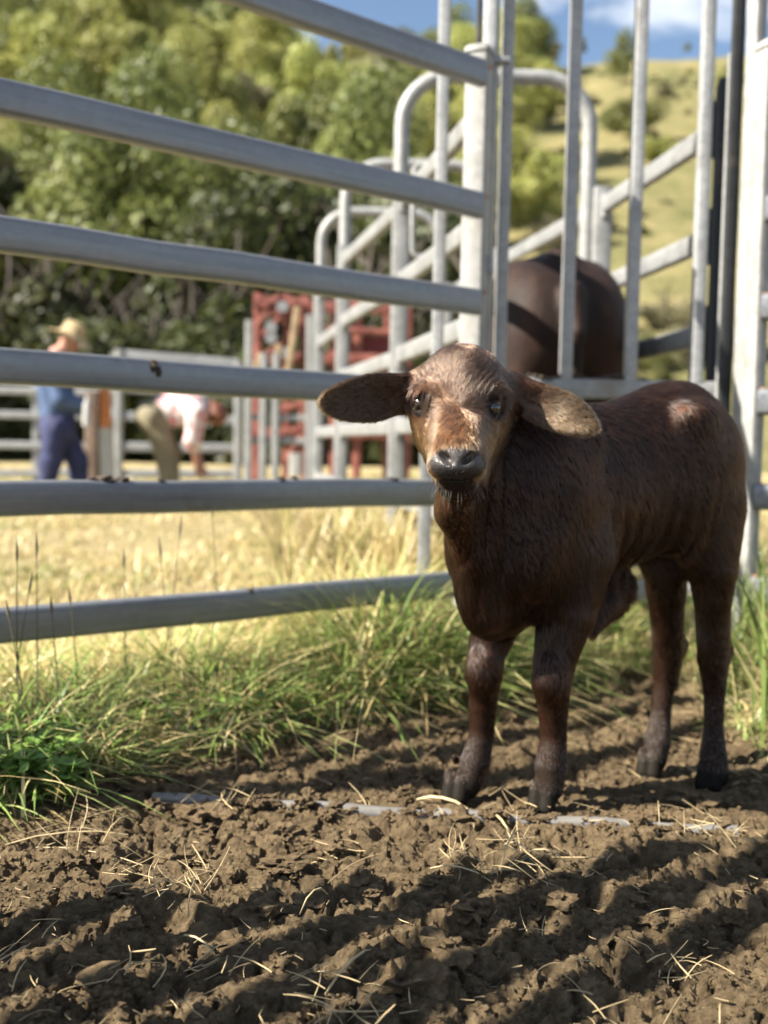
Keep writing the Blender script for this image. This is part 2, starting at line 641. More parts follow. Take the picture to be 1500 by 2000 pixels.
for px, i, up, out, r, s in ((291, 3, 0.022, 0.020, (0.012, 0.006, 0.014), 1), (300, 3, 0.008, 0.021, (0.008, 0.004, 0.012), 2),
                             (205, 4, 0.039, 0.004, (0.022, 0.014, 0.010), 3), (235, 4, 0.038, 0.004, (0.018, 0.012, 0.007), 4),
                             (180, 4, 0.039, 0.002, (0.012, 0.01, 0.006), 8),
                             (545, 4, 0.037, 0.006, (0.012, 0.012, 0.008), 5), (572, 4, 0.038, 0.004, (0.010, 0.010, 0.007), 6),
                             (760, 4, 0.038, 0.004, (0.026, 0.012, 0.004), 9), (310, 4, 0.036, 0.01, (0.008, 0.008, 0.006), 11),
                             (482, 5, 0.030, 0.012, (0.010, 0.008, 0.010), 7)):
    MB().lump(on_rail(px, i, up, out), r, s, 0.6, 3).build('mud_clump', M['mud'], f1)

# its neighbour nearer the photographer: out of the frame, it throws the striped shade on the soil
D0 = 0.745
f2 = fence_panel('galvanised seven-rail panel beside the photographer, striping the soil with shade', None,
                 FP + FN * D0, FD, -4.1, -1.60, [(-4.1, 1.79, 'galv_white')], seed=5, rust=False,
                 rails=[0.15 + 0.232 * i for i in range(7)], prof=rrect(0.042, 0.116, 0.018, 3))

# right-hand panel, its post at the other side of the gateway
rp0 = P(1497, 900, 3.12)
rp0[2] = 0
rd = np.array([0.90, -0.436, 0])
f3 = fence_panel('right-hand cattle panel, only its pale post and rail ends showing at the frame edge', None, rp0, rd, -0.03, 2.2,
                 [(0.0, 1.80, 'galv_white')], seed=9, post_n=0.06, post_r=0.04, post_up=(-0.30, 1, 0), post_off=0.05)

# ------------------------------------------------------------------ the bar gate
gY = 3.40


def vpost(px, py, Y, z0, z1, w, dpt, mat, name, parent, yaw=0.0, r=0.004):
    c = P(px, py, Y)
    up = (math.sin(yaw), math.cos(yaw), 0)
    return MB().sweep([(c[0], c[1], z0), (c[0], c[1], z1)], rrect(w, dpt, r, 2), up=up).build(name, M[mat], parent)


g = thing('bar_gate', 'tall galvanised gate of upright bars closing the race behind the calf', 'gate', (P(1110, 800, gY)[0], gY, 0))
for px, py in ((862, 330), (985, 350), (1116, 350), (1243, 350), (1373, 350)):
    vpost(px, py, gY, 0.86, 2.32, 0.036, 0.046, 'galv_bar', 'bar', g, yaw=0.0)
xl, xr = P(848, 760, gY)[0], P(1405, 760, gY)[0]
for z, hgt, mt in ((0.835, 0.06, 'galv_pale'), (0.50, 0.06, 'galv_pale'), (0.20, 0.06, 'galv_pale'), (2.345, 0.05, 'galv')):
    MB().sweep([(xl, gY + 0.003, z), (xr, gY + 0.003, z)], rrect(0.05, hgt, 0.006, 2)).build('cross_rail', M[mt], g)
for x in (xl - 0.02, (xl + xr) / 2, xr - 0.02):
    MB().sweep([(x, gY + 0.005, 0.06), (x, gY + 0.005, 0.804)], rrect(0.04, 0.04, 0.005, 2), up=(0, 1, 0)).build('lower_upright', M['galv'], g)
b = MB()
for i in range(26):
    q = np.array([xl + 0.25 + 0.016 * i + rng.normal(0, 0.006), gY - 0.006 + rng.normal(0, 0.006), 0.868 + 0.006 * math.sin(i * 0.7)])
    b.lump(q, (0.018, 0.014, 0.007 + 0.006 * rng.random()), i, 0.5, 1)
b.build('mud_clump', M['mud'], g)

# frame of the gate: tall posts at both sides
t_ = thing('gate_post', 'tall grey post right behind the pale fence post, with a dark edge', 'post', P(950, 880, 3.27) * (1, 1, 0))
vpost(951, 400, 3.285, -0.2, 2.45, 0.040, 0.05, 'galv', 'post_body', t_, yaw=0.3)
vpost(936, 60, 3.35, -0.2, 2.45, 0.016, 0.03, 'galv_dark', 'edge_strip', t_)
c = P(955, 118, 3.24)
b = MB()
b.sweep([c + np.array([-0.02, 0, 0]), c + np.array([0.06, 0.0, 0.0])], rrect(0.03, 0.02, 0.004, 2))
b.sweep([c + np.array([0.005, -0.012, -0.02]), c + np.array([0.005, -0.012, 0.03])], rrect(0.02, 0.02, 0.004, 2), up=(0, 1, 0))
b.build('hinge', M['galv'], t_)
c = P(956, 520, 3.24)
MB().sweep([c + np.array([0, -0.006, -0.02]), c + np.array([0, -0.006, 0.03])], rrect(0.022, 0.022, 0.006, 2), up=(0, 1, 0)).build('hinge', M['galv'], t_)

t_ = thing('gate_post', 'dark weathered channel post right of the gate bars, with a pale slot', 'post', P(1430, 880, 3.3) * (1, 1, 0))
vpost(1429, 400, 3.30, -0.2, 2.45, 0.038, 0.02, 'galv_dark', 'post_body', t_, yaw=-0.1)
vpost(1413, 500, 3.335, 0.3, 1.85, 0.016, 0.02, 'galv_pale', 'slot_edge', t_)
t_ = thing('gate_post', 'tall pale zinc post between the dark channel post and the frame edge', 'post', P(1452, 880, 3.26) * (1, 1, 0))
vpost(1465, 380, 3.24, -0.2, 2.45, 0.036, 0.052, 'galv_white', 'post_body', t_, yaw=-0.28)

# ------------------------------------------------------------------ the race
RH = [1.68, 1.34, 1.03, 0.73, 0.42]


def hoop(label, pl, pr, ytop, Y, r=0.033, mat='galv_pale'):
    a = P(*pl, Y)
    c = P(*pr, Y)
    zt = P((pl[0] + pr[0]) / 2, ytop, Y)[2]
    w = c[0] - a[0]
    R = 0.26 * w
    pts = [(a[0], Y, -0.2), (a[0], Y, zt - R)]
    for k in range(1, 9):
        th = math.pi * (1 - 0.5 * k / 8)
        pts.append((a[0] + R + R * math.cos(th), Y, zt - R + R * math.sin(th)))
    for k in range(0, 9):
        th = math.pi * 0.5 * (1 - k / 8)
        pts.append((c[0] - R + R * math.cos(th), Y, zt - R + R * math.sin(th)))
    pts.append((c[0], Y, -0.2))
    th = thing('race_hoop', label, 'hoop frame', ((a[0] + c[0]) / 2, Y, 0), 'arched pipes over the cattle race')
    MB().tube(pts, r, 14).build('arch_pipe', M[mat], th)
    return th, a[0], c[0]


h1, L1, R1 = hoop('nearest and tallest arched pipe over the race, behind the bar gate', (782, 400), (1150, 330), 150, 4.70)
h2, L2, R2 = hoop('middle arched pipe over the race, partly behind the pale fence post', (673, 500), (953, 500), 322, 6.18)
h3, L3, R3 = hoop('farthest and lowest arched pipe over the race, beside the red crush', (627, 500), (862, 500), 415, 7.48)
L0 = P(896, 500, 3.64)[0]
L0 = L0 + (L0 - L1) * 0.22 / 1.06
R0 = P(1407, 400, 3.50)[0]


def race_panel(label, a, bq, posts=(True, True), dark=False, zt=1.76):
    """straight run of five rails between two posts"""
    a = np.array([a[0], a[1], 0.0])
    bq = np.array([bq[0], bq[1], 0.0])
    d = (bq - a) / np.linalg.norm(bq - a)
    th = thing('race_fence', label, 'race fence', (a + bq) / 2, 'side panels of the cattle race')
    for z in RH:
        MB().sweep([a + d * 0.03 + (0, 0, z), bq - d * 0.03 + (0, 0, z)], rrect(0.036, 0.072, 0.012, 3)).build('rail', M['galv'], th)
    for q, on in ((a, posts[0]), (bq, posts[1])):
        if on:
            MB().sweep([q + (0, 0, -0.2), q + (0, 0, zt)], rrect(0.075, 0.075, 0.008, 2), up=(0, 1, 0)).build('post', M['galv_pale'], th)
            for z in RH:
                MB().sweep([q + d * 0.036 * (1 if q is a else -1) + (0, 0, z - 0.05), q + d * 0.036 * (1 if q is a else -1) + (0, 0, z + 0.05)],
                           rrect(0.03, 0.05, 0.004, 1), up=(0, 1, 0)).build('bracket', M['galv'], th)
    return th


# panels stand just inside / outside their hoops
race_panel('left side of the race from the gateway to the tallest hoop', (L0, 3.43), (L1 + 0.004, 4.63), (False, True))
race_panel('left side of the race between the tallest and the middle hoop', (L1 - 0.01, 4.80), (L2, 6.10), (False, True))
race_panel('left side of the race between the middle and the farthest hoop', (L2, 6.27), (L3, 7.40), (False, True))
race_panel('right side of the race from the dark near post to the tallest hoop', (R0 - 0.012, 3.56), (R1 + 0.055, 4.66), (False, True))
race_panel('right side of the race beyond the tallest hoop, behind the cow', (R1 + 0.02, 4.79), (R2 + 0.05, 6.10), (False, True))
race_panel('right side of the race at its far end by the farthest hoop', (R2 + 0.02, 6.27), (R3 + 0.04, 7.40), (False, True))

t_ = thing('race_post', 'dark round-topped post at the near right end of the race rails', 'post', (R0, 3.50, 0))
MB().tube([(R0, 3.50, -0.2), (R0, 3.50, 1.80), (R0, 3.50, 1.83)], 0.028, 12, scales=[1, 1, 0.7]).build('post_body', M['galv_dark'], t_)
for z in RH:
    MB().sweep([(R0 - 0.012, 3.532, z - 0.09), (R0 - 0.012, 3.532, z + 0.09)], rrect(0.07, 0.012, 0.003, 1), up=(0, 1, 0)).build('lug', M['galv_dark'], t_)

# latch loop hanging in the race, pale bent rod
a = P(808, 325, 4.4)
t_ = thing('latch_rod', 'pale bent latch rod hanging beside the tallest hoop', 'latch', a)
pts = [P(845, 322, 4.4), P(818, 322, 4.4), P(809, 330, 4.4), P(806, 420, 4.4), P(806, 490, 4.4), P(812, 500, 4.4), P(845, 502, 4.4)]
MB().tube(pts, 0.011, 8).build('rod', M['galv_pale'], t_)

# ------------------------------------------------------------------ red cattle crush
cY = 8.6
cr = thing('cattle_crush', 'faded red cattle crush with levers and slatted gate behind the grey race', 'cattle crush', (P(640, 800, cY)[0], cY, 0))


def bar(px0, py0, px1, py1, Y, w, d, mat, name, parent, Y1=None):
    a, c = P(px0, py0, Y), P(px1, py1, Y1 or Y)
    up = (0, 1, 0) if abs(px1 - px0) < abs(py1 - py0) else (0, 0, 1)
    return MB().sweep([a, c], rrect(w, d, min(w, d) * 0.15, 2), up=up).build(name, M[mat], parent)


for px, py, Y, w in ((505, 572, 8.5, 0.07), (562, 575, 8.5, 0.05), (596, 578, 8.5, 0.07), (655, 590, 9.4, 0.08),
                     (700, 590, 9.4, 0.08), (760, 600, 9.6, 0.09), (796, 605, 9.6, 0.09)):
    bar(px, py, px - 4, 955, Y, w, 0.07, 'red', 'frame_upright', cr)
for py, Y in ((590, 8.46), (700, 8.46), (845, 8.46)):
    bar(497, py, 604, py + 3, Y, 0.05, 0.09, 'red', 'frame_rail', cr)
for py in (600, 700, 845):
    bar(600, py, 800, py + 4, 9.35, 0.05, 0.10, 'red', 'frame_rail', cr)
bar(610, 640, 800, 652, 9.30, 0.05, 0.05, 'red', 'frame_rail', cr)
# closed side sheet, headbail plates and the gear at the front
a, c = P(655, 712, 9.45), P(792, 712, 9.45)
z0, z1 = P(700, 770, 9.45)[2], P(700, 655, 9.45)[2]
MB().sweep([(a[0], 9.47, (z0 + z1) / 2), (c[0], 9.47, (z0 + z1) / 2)], rrect(0.02, z1 - z0, 0.005, 1)).build('side_sheet', M['red_dark'], cr)
for i, (x0, y0, x1, y1) in enumerate(((500, 640, 545, 575), (512, 700, 588, 640), (575, 590, 515, 655), (520, 610, 590, 612), (540, 740, 588, 690),
                                      (500, 862, 590, 835), (556, 900, 592, 850), (545, 800, 590, 790))):
    bar(x0, y0, x1, y1, 8.40 - 0.012 * i, 0.035, 0.055, 'red', 'linkage', cr, Y1=8.40 - 0.012 * i)
for (x0, y0) in ((515, 590), (552, 600), (583, 625), (530, 660), (560, 690), (575, 760), (560, 850), (530, 640)):
    q = P(x0, y0, 8.36)
    b = MB()
    b.tube([q + (0, 0.03, 0), q - (0, 0.03, 0)], 0.045, 12)
    b.build('pivot', M['red' if (x0 % 2) else 'galv'], cr)
bar(581, 600, 562, 735, 8.25, 0.05, 0.035, 'wood', 'lever_handle', cr)
bar(545, 672, 540, 735, 8.25, 0.05, 0.035, 'wood', 'lever_handle', cr)
bar(512, 690, 490, 740, 8.27, 0.05, 0.035, 'wood', 'lever_handle', cr)
bar(578, 885, 577, 930, 8.25, 0.10, 0.08, 'white', 'drum_guard', cr)

# pale slatted gate standing in front of the crush
sg = thing('slatted_gate', 'narrow pale grey gate of uprights in front of the red crush', 'gate', (P(530, 800, 8.0)[0], 8.0, 0))
for px, y0 in ((487, 625), (516, 690), (540, 690), (606, 615)):
    bar(px, y0, px - 3, 950, 8.0, 0.055, 0.05, 'galv_pale', 'upright', sg)
for py in (815, 860):
    bar(490, py, 606, py + 2, 8.03, 0.03, 0.05, 'galv_pale', 'cross_rail', sg)

# ------------------------------------------------------------------ small yard panel behind the two people, and a fence further left
pY = 12.0
pn = thing('yard_panel', 'low five-rail galvanised panel standing behind the bending person', 'fence', (P(350, 880, pY)[0], pY, 0))
for px, y0 in ((233, 682), (466, 704)):
    bar(px, y0, px - 2, 975, pY, 0.085, 0.085, 'galv_pale', 'post', pn)
for y0, y1 in ((692, 710), (758, 768), (812, 822), (872, 876), (925, 925)):
    bar(237, y0, 464, y1, pY, 0.04, 0.10, 'galv', 'rail', pn)
pn = thing('yard_panel', 'grey rail fence at the left edge behind the person in blue', 'fence', (P(60, 880, 13)[0], 13, 0))
for y0, y1 in ((700, 712), (760, 768), (808, 815), (868, 872), (925, 922)):
    bar(-60, y0, 222, y1, 13.0, 0.04, 0.09, 'galv', 'rail', pn)
for px in (-60, 70, 222):
    bar(px, 690, px, 960, 13.05, 0.08, 0.05, 'galv', 'post', pn)

# upright things by the man: timber post, orange and white marker, white guard
t_ = thing('timber_post', 'weathered brown timber post beside the person in blue', 'post', P(182, 870, 10.6) * (1, 1, 0))
bar(184, 765, 182, 968, 10.6, 0.15, 0.15, 'wood_grey', 'post_body', t_)
t_ = thing('marker_post', 'post with orange upper part and white lower part between the two people', 'post', P(207, 870, 10.2) * (1, 1, 0))
bar(204, 755, 207, 836, 10.2, 0.10, 0.06, 'orange', 'orange_sleeve', t_)
bar(207, 836, 211, 950, 10.2, 0.125, 0.08, 'white', 'white_sleeve', t_)
bar(206, 948, 211, 972, 10.2, 0.15, 0.10, 'black', 'foot', t_)
t_ = thing('drench_gun', 'small white container held up against the person in blue', 'container', P(170, 800, 9.75))
b = MB()
a, c = P(171, 772, 9.7), P(169, 832, 9.7)
b.tube([a, a + (c - a) * 0.15, a + (c - a) * 0.3, c], 0.036, 12, scales=[0.45, 0.5, 1, 1])
b.build('bottle_body', M['white'], t_)
t_ = thing('steel_bucket', 'shiny pale bucket on the grass between the two people', 'bucket', P(255, 950, 9.4) * (1, 1, 0))
c = P(255, 950, 9.4)
MB().tube([(c[0], 9.4, 0.02), (c[0], 9.4, 0.24)], 0.09, 16, scales=[0.85, 1]).build('bucket_wall', M['galv_white'], t_)
b = MB()
b.tube([(c[0] - 0.09, 9.4, 0.23), (c[0] - 0.06, 9.4, 0.31), (c[0], 9.4, 0.34), (c[0] + 0.06, 9.4, 0.31), (c[0] + 0.09, 9.4, 0.23)], 0.006, 6)
b.build('bucket_handle', M['galv_pale'], t_)
t_ = thing('feed_sack', 'crumpled white sack lying on the straw below the second-lowest rail', 'sack', G(392, 1003, 0.0))
c = G(392, 1003, 0.0)
MB().lump(c + (0, 0, 0.03), (0.085, 0.06, 0.05), 4, 0.45, 3).build('sack_body', M['white'], t_)

# ------------------------------------------------------------------ half-buried sill pipe
a, c = G(300, 1557), G(1440, 1623)
n = 30
pts = []
for i in range(n):
    q = a + (c - a) * i / (n - 1)
    pts.append((q[0], q[1], -0.004 + 0.002 * math.sin(i * 0.9)))
sp = MB().tube(pts, 0.0125, 12).build('ground_sill', galvanised('soiled_steel_pipe', base=0.17, tint=(1.0, 0.96, 0.9), metal=0.1))
tag(sp, 'grey steel sill pipe half buried in the soil in front of the hooves', 'pipe')


# ------------------------------------------------------------------ implicit surfaces
class Field:
    def __init__(self, lo, hi, h):
        self.lo = np.asarray(lo, float)
        self.h = h
        self.n = np.ceil((np.asarray(hi, float) - self.lo) / h).astype(int) + 1
        self.d = np.full(self.n, 1.0, dtype=np.float32)

    def box(self, lo, hi):
        a = np.clip(np.floor((lo - self.lo) / self.h).astype(int), 0, self.n - 1)
        b = np.clip(np.ceil((hi - self.lo) / self.h).astype(int) + 1, 1, self.n)
        ax = [np.float32(self.lo[i]) + np.float32(self.h) * np.arange(a[i], b[i], dtype=np.float32) for i in range(3)]
        return tuple(slice(a[i], b[i]) for i in range(3)), np.meshgrid(*ax, indexing='ij', sparse=True)

    def smin(self, sl, q, k):
        o = self.d[sl]
        hh = np.clip(0.5 + 0.5 * (o - q) / k, 0, 1)
        self.d[sl] = o + (q - o) * hh - k * hh * (1 - hh)

    def smax(self, sl, q, k):
        """carve: keep where q > 0"""
        o = self.d[sl]
        q = -q
        hh = np.clip(0.5 - 0.5 * (o - q) / k, 0, 1)
        self.d[sl] = o + (q - o) * hh + k * hh * (1 - hh)

    def cone(self, a, b, r1, r2, k=0.03, carve=False):
        a, b = np.asarray(a, float), np.asarray(b, float)
        R = max(r1, r2) + k + 3 * self.h
        sl, (x, y, z) = self.box(np.minimum(a, b) - R, np.maximum(a, b) + R)
        ba = b - a
        L2 = float(ba @ ba) + 1e-12
        px, py, pz = x - a[0], y - a[1], z - a[2]
        t = np.clip((px * ba[0] + py * ba[1] + pz * ba[2]) / L2, 0, 1)
        d = np.sqrt((px - t * ba[0]) ** 2 + (py - t * ba[1]) ** 2 + (pz - t * ba[2]) ** 2) - (r1 + (r2 - r1) * t)
        (self.smax if carve else self.smin)(sl, d, k)

    def ell(self, c, r, ax=None, k=0.03, carve=False, bend=0.0):
        """ellipsoid with radii r along the rows of ax; bend cups it along axis 1 towards axis 2"""
        c, r = np.asarray(c, float), np.asarray(r, float)
        ax = np.eye(3) if ax is None else np.asarray(ax, float)
        ext = np.sqrt(((ax * r[:, None]) ** 2).sum(0)) + k + 3 * self.h + abs(bend) * r[1] ** 2
        sl, (x, y, z) = self.box(c - ext, c + ext)
        px, py, pz = x - c[0], y - c[1], z - c[2]
        u = px * ax[0][0] + py * ax[0][1] + pz * ax[0][2]
        v = px * ax[1][0] + py * ax[1][1] + pz * ax[1][2]
        w = px * ax[2][0] + py * ax[2][1] + pz * ax[2][2]
        if bend:
            w = w - bend * v * v
        k0 = np.sqrt((u / r[0]) ** 2 + (v / r[1]) ** 2 + (w / r[2]) ** 2)
        k1 = np.sqrt((u / r[0] ** 2) ** 2 + (v / r[1] ** 2) ** 2 + (w / r[2] ** 2) ** 2) + 1e-9
        d = k0 * (k0 - 1) / k1
        (self.smax if carve else self.smin)(sl, d, k)

    def mesh(self):
        d = self.d
        s = d < 0
        c = np.zeros(np.array(d.shape) - 1, dtype=np.uint8)
        for i in (0, 1):
            for j in (0, 1):
                for q in (0, 1):
                    c += s[i:d.shape[0] - 1 + i, j:d.shape[1] - 1 + j, q:d.shape[2] - 1 + q]
        act = np.argwhere((c > 0) & (c < 8))
        idm = np.full(c.shape, -1, dtype=np.int32)
        idm[act[:, 0], act[:, 1], act[:, 2]] = np.arange(len(act))
        off = np.array([[i, j, q] for i in (0, 1) for j in (0, 1) for q in (0, 1)])
        val = np.stack([d[act[:, 0] + o[0], act[:, 1] + o[1], act[:, 2] + o[2]] for o in off], 1)
        acc = np.zeros((len(act), 3))
        cnt = np.zeros(len(act))
        for a in range(8):
            for b in range(a + 1, 8):
                if np.abs(off[a] - off[b]).sum() != 1:
                    continue
                va, vb = val[:, a], val[:, b]
                m_ = (va < 0) != (vb < 0)
                tt = np.where(m_, va / np.where(m_, va - vb, 1), 0)
                acc += m_[:, None] * (off[a] + tt[:, None] * (off[b] - off[a]))
                cnt += m_
        V = self.lo + self.h * (act + acc / cnt[:, None])
        F = []
        for axis in range(3):
            o1, o2 = [q for q in range(3) if q != axis]
            a = np.take(s, range(0, s.shape[axis] - 1), axis)
            b = np.take(s, range(1, s.shape[axis]), axis)
            e = np.argwhere(a != b)
            e = e[(e[:, o1] > 0) & (e[:, o2] > 0) & (e[:, o1] < s.shape[o1] - 1) & (e[:, o2] < s.shape[o2] - 1)]
            inside = s[e[:, 0], e[:, 1], e[:, 2]]
            q = []
            for du, dv in ((0, 0), (1, 0), (1, 1), (0, 1)):
                w = e.copy()
                w[:, o1] -= du
                w[:, o2] -= dv
                q.append(idm[w[:, 0], w[:, 1], w[:, 2]])
            q = np.stack(q, 1)
            flip = inside if axis != 1 else ~inside
            q[~flip] = q[~flip][:, ::-1]
            F.append(q)
        return V, np.concatenate(F)


def vnormals(v, f):
    a, b, c, e = v[f[:, 0]], v[f[:, 1]], v[f[:, 2]], v[f[:, 3]]
    n = np.cross(c - a, e - b)
    N = np.zeros_like(v)
    for k in range(4):
        for j in range(3):
            N[:, j] += np.bincount(f[:, k], n[:, j], len(v))
    return N / (np.linalg.norm(N, axis=1, keepdims=True) + 1e-12)


def unit(a):
    a = np.asarray(a, float)
    return a / (np.linalg.norm(a, axis=-1, keepdims=True) + 1e-12)


def frame(e, n):
    """rows: long axis e, across, normal n"""
    e = unit(e)
    n = np.asarray(n, float)
    n = unit(n - e * (n @ e))
    return np.stack([e, np.cross(n, e), n])


# ------------------------------------------------------------------ the calf
CO = np.array([0.412, 2.0375, 0.0])
CA = np.array([-0.845, -0.535, 0.0])         # towards its head
CL = np.array([0.535, -0.845, 0.0])          # its left, the side we see


def C3(s, t, z):
    return CO + CA * s + CL * t + np.array([0, 0, z])


BAX = np.stack([CA, CL, [0, 0, 1.0]])
VOX = 0.0032
fld = Field((-0.16, 1.56, -0.05), (0.80, 2.42, 0.88), VOX)
# trunk
fld.ell(C3(0.03, 0, 0.565), (0.27, 0.106, 0.152), BAX, 0.05)
fld.ell(C3(0.18, 0, 0.530), (0.155, 0.098, 0.190), BAX, 0.05)
fld.cone(C3(0.17, 0, 0.615), C3(-0.05, 0, 0.640), 0.062, 0.058, 0.05)
fld.ell(C3(-0.182, 0, 0.635), (0.160, 0.105, 0.138), BAX, 0.05)
fld.cone(C3(0.15, 0, 0.640), C3(-0.20, 0, 0.720), 0.042, 0.045, 0.05)
for sg_ in (-1, 1):
    fld.ell(C3(-0.155, 0.080 * sg_, 0.705), (0.045, 0.032, 0.034), BAX, 0.03)      # hip bones
    fld.ell(C3(0.20, 0.078 * sg_, 0.535), (0.085, 0.048, 0.155), BAX, 0.05)      # shoulders
    fld.ell(C3(0.245, 0.072 * sg_, 0.455), (0.050, 0.040, 0.065), BAX, 0.04)
    fld.cone(C3(0.11, 0.075 * sg_, 0.66), C3(0.225, 0.088 * sg_, 0.50), 0.022, 0.026, 0.025)
    fld.ell(C3(-0.205, 0.060 * sg_, 0.560), (0.098, 0.048, 0.150), BAX, 0.05)    # thighs
# brisket, dewlap, sheath
fld.ell(C3(0.265, 0.01, 0.415), (0.075, 0.042, 0.112), BAX, 0.05)
dw0, dw1 = P(897, 1010, 1.80), P(940, 1200, 1.845)
fld.cone(P(893, 985, 1.775), P(925, 1085, 1.815), 0.028, 0.024, 0.03)
fld.cone(P(925, 1085, 1.815), P(955, 1195, 1.85), 0.024, 0.030, 0.03)
fld.ell(C3(-0.02, 0.0, 0.375), (0.075, 0.010, 0.060), BAX, 0.02)
fld.cone(C3(-0.03, 0.0, 0.35), C3(0.012, 0.0, 0.296), 0.017, 0.009, 0.02)
# tail
fld.cone(C3(-0.320, -0.02, 0.715), C3(-0.360, -0.035, 0.60), 0.024, 0.017, 0.03)
fld.cone(C3(-0.360, -0.035, 0.60), C3(-0.365, -0.04, 0.40), 0.016, 0.010, 0.015)
fld.cone(C3(-0.365, -0.04, 0.40), C3(-0.36, -0.04, 0.30), 0.016, 0.008, 0.012)
# front legs: elbow, knee, fetlock, hoof
def chain(pts, k):
    for i, ((a, ra), (b, rb)) in enumerate(zip(pts[:-1], pts[1:])):
        fld.cone(a, b, ra, rb, 0.04 if i == 0 else 0.003)


chain([(P(1118, 1090, 1.935), 0.072), (P(1106, 1190, 1.915), 0.054), (P(1084, 1285, 1.90), 0.0375), (P(1077, 1330, 1.893), 0.0345),
       (P(1080, 1392, 1.902), 0.0262), (P(1081, 1440, 1.905), 0.0235), (P(1076, 1497, 1.895), 0.0285), (P(1073, 1540, 1.885), 0.0245)], 0.022)
chain([(P(985, 1120, 1.985), 0.068), (P(972, 1200, 1.965), 0.050), (P(952, 1275, 1.95), 0.034), (P(946, 1315, 1.943), 0.0318),
       (P(944, 1378, 1.951), 0.0250), (P(941, 1430, 1.955), 0.0220), (P(928, 1490, 1.945), 0.0275), (P(913, 1535, 1.93), 0.0240)], 0.022)
fld.ell(P(1077, 1322, 1.875), (0.026, 0.020, 0.040), None, 0.02)
fld.ell(P(944, 1312, 1.925), (0.026, 0.020, 0.040), None, 0.02)
# hind legs: stifle, hock (pointing backward), cannon, fetlock
bk = -CA
HK1, HK2 = P(1392, 1285, 2.15), P(1304, 1272, 2.235)
chain([(P(1384, 1000, 2.15), 0.064), (P(1392, 1110, 2.12), 0.046), (P(1392, 1195, 2.135), 0.0330), (HK1, 0.0300),
       (P(1395, 1350, 2.155), 0.0215), (P(1394, 1415, 2.145), 0.0195), (P(1393, 1478, 2.125), 0.0265), (P(1399, 1515, 2.11), 0.0245)], 0.024)
chain([(P(1318, 1000, 2.23), 0.062), (P(1300, 1110, 2.20), 0.046), (P(1302, 1190, 2.215), 0.0345), (HK2, 0.0302),
       (P(1297, 1335, 2.238), 0.0225), (P(1291, 1395, 2.228), 0.0205), (P(1284, 1450, 2.205), 0.0265), (P(1278, 1485, 2.19), 0.0245)], 0.024)
for hk in (HK1, HK2):
    fld.cone(hk + bk * 0.010 + (0, 0, 0.075), hk + bk * 0.030 + (0, 0, 0.014), 0.012, 0.014, 0.025)
    fld.cone(hk + bk * 0.030 + (0, 0, 0.014), hk + bk * 0.016 + (0, 0, -0.07), 0.014, 0.010, 0.02)
for kx, ky, kY in ((1084, 1345, 1.93), (950, 1332, 1.98)):
    fld.cone(P(kx, ky, kY), P(kx + 1, ky + 110, kY - 0.005), 0.013, 0.010, 0.02)          # tendons behind the cannon bones
# hooves: two claws each
for i, (hx, hy, hz) in enumerate(HOOVES):
    fw = unit(np.array([-0.30, -0.95, 0]) if i < 2 else np.array([-0.35, -0.93, 0]))
    lt = np.array([-fw[1], fw[0], 0])
    for sg_ in (-1, 1):
        base = np.array([hx, hy, hz + 0.006]) + lt * 0.0100 * sg_
        fld.cone(base + fw * 0.002 + (0, 0, 0.042), base + fw * 0.019 + (0, 0, 0.006), 0.0125, 0.0155, 0.004)
        fld.cone(base - fw * 0.016 + (0, 0, 0.020), base + fw * 0.012 + (0, 0, 0.006), 0.014, 0.0155, 0.005)
        fld.cone(base - fw * 0.022 + (0, 0, 0.070), base - fw * 0.026 + (0, 0, 0.060), 0.006, 0.005, 0.008)   # dew claws
# neck
fld.cone(C3(0.20, 0.0, 0.585), P(950, 800, 1.90), 0.105, 0.070, 0.05)
fld.cone(C3(0.22, 0.010, 0.52), P(945, 900, 1.87), 0.084, 0.060, 0.05)
fld.cone(P(932, 955, 1.83), C3(0.26, 0.02, 0.45), 0.050, 0.055, 0.04)
# head
fld.ell(P(902, 768, 1.805), (0.076, 0.080, 0.081), None, 0.03)
fld.ell(P(897, 798, 1.780), (0.074, 0.058, 0.058), None, 0.03)
for px in (836, 958):
    fld.ell(P(px, 766, 1.748), (0.030, 0.026, 0.017), None, 0.018)
fld.cone(P(901, 815, 1.765), P(894, 898, 1.672), 0.060, 0.037, 0.03)
for px in (858, 936):
    fld.cone(P(px, 828, 1.785), P(896 + (px - 901) * 0.42, 912, 1.695), 0.041, 0.022, 0.025)
    fld.cone(P(901 + (px - 901) * 0.9, 845, 1.835), P(902 + (px - 901) * 0.50, 930, 1.745), 0.047, 0.022, 0.025)
for dx in (-19, 19):
    fld.cone(P(900 + dx, 815, 1.728), P(894 + dx, 878, 1.655), 0.019, 0.017, 0.014)
fld.cone(P(900, 830, 1.735), P(894, 885, 1.655), 0.028, 0.026, 0.02)                # bridge of the nose
fld.ell(P(893, 900, 1.655), (0.0425, 0.034, 0.030), None, 0.018)                    # muzzle pad
fld.ell(P(893, 915, 1.650), (0.040, 0.028, 0.020), None, 0.014)
fld.ell(P(890, 948, 1.680), (0.031, 0.034, 0.018), None, 0.012)                     # lower lip, chin
fld.cone(P(891, 948, 1.700), P(905, 915, 1.80), 0.022, 0.045, 0.02)                 # jaw
fld.cone(P(893, 905, 1.606), P(892, 932, 1.612), 0.0035, 0.0040, 0.006, carve=True)
fld.ell(P(889, 984, 1.752), (0.031, 0.038, 0.032), None, 0.02)                     # loose skin of the throat
fld.cone(P(886, 1008, 1.770), P(904, 1065, 1.80), 0.026, 0.018, 0.02)
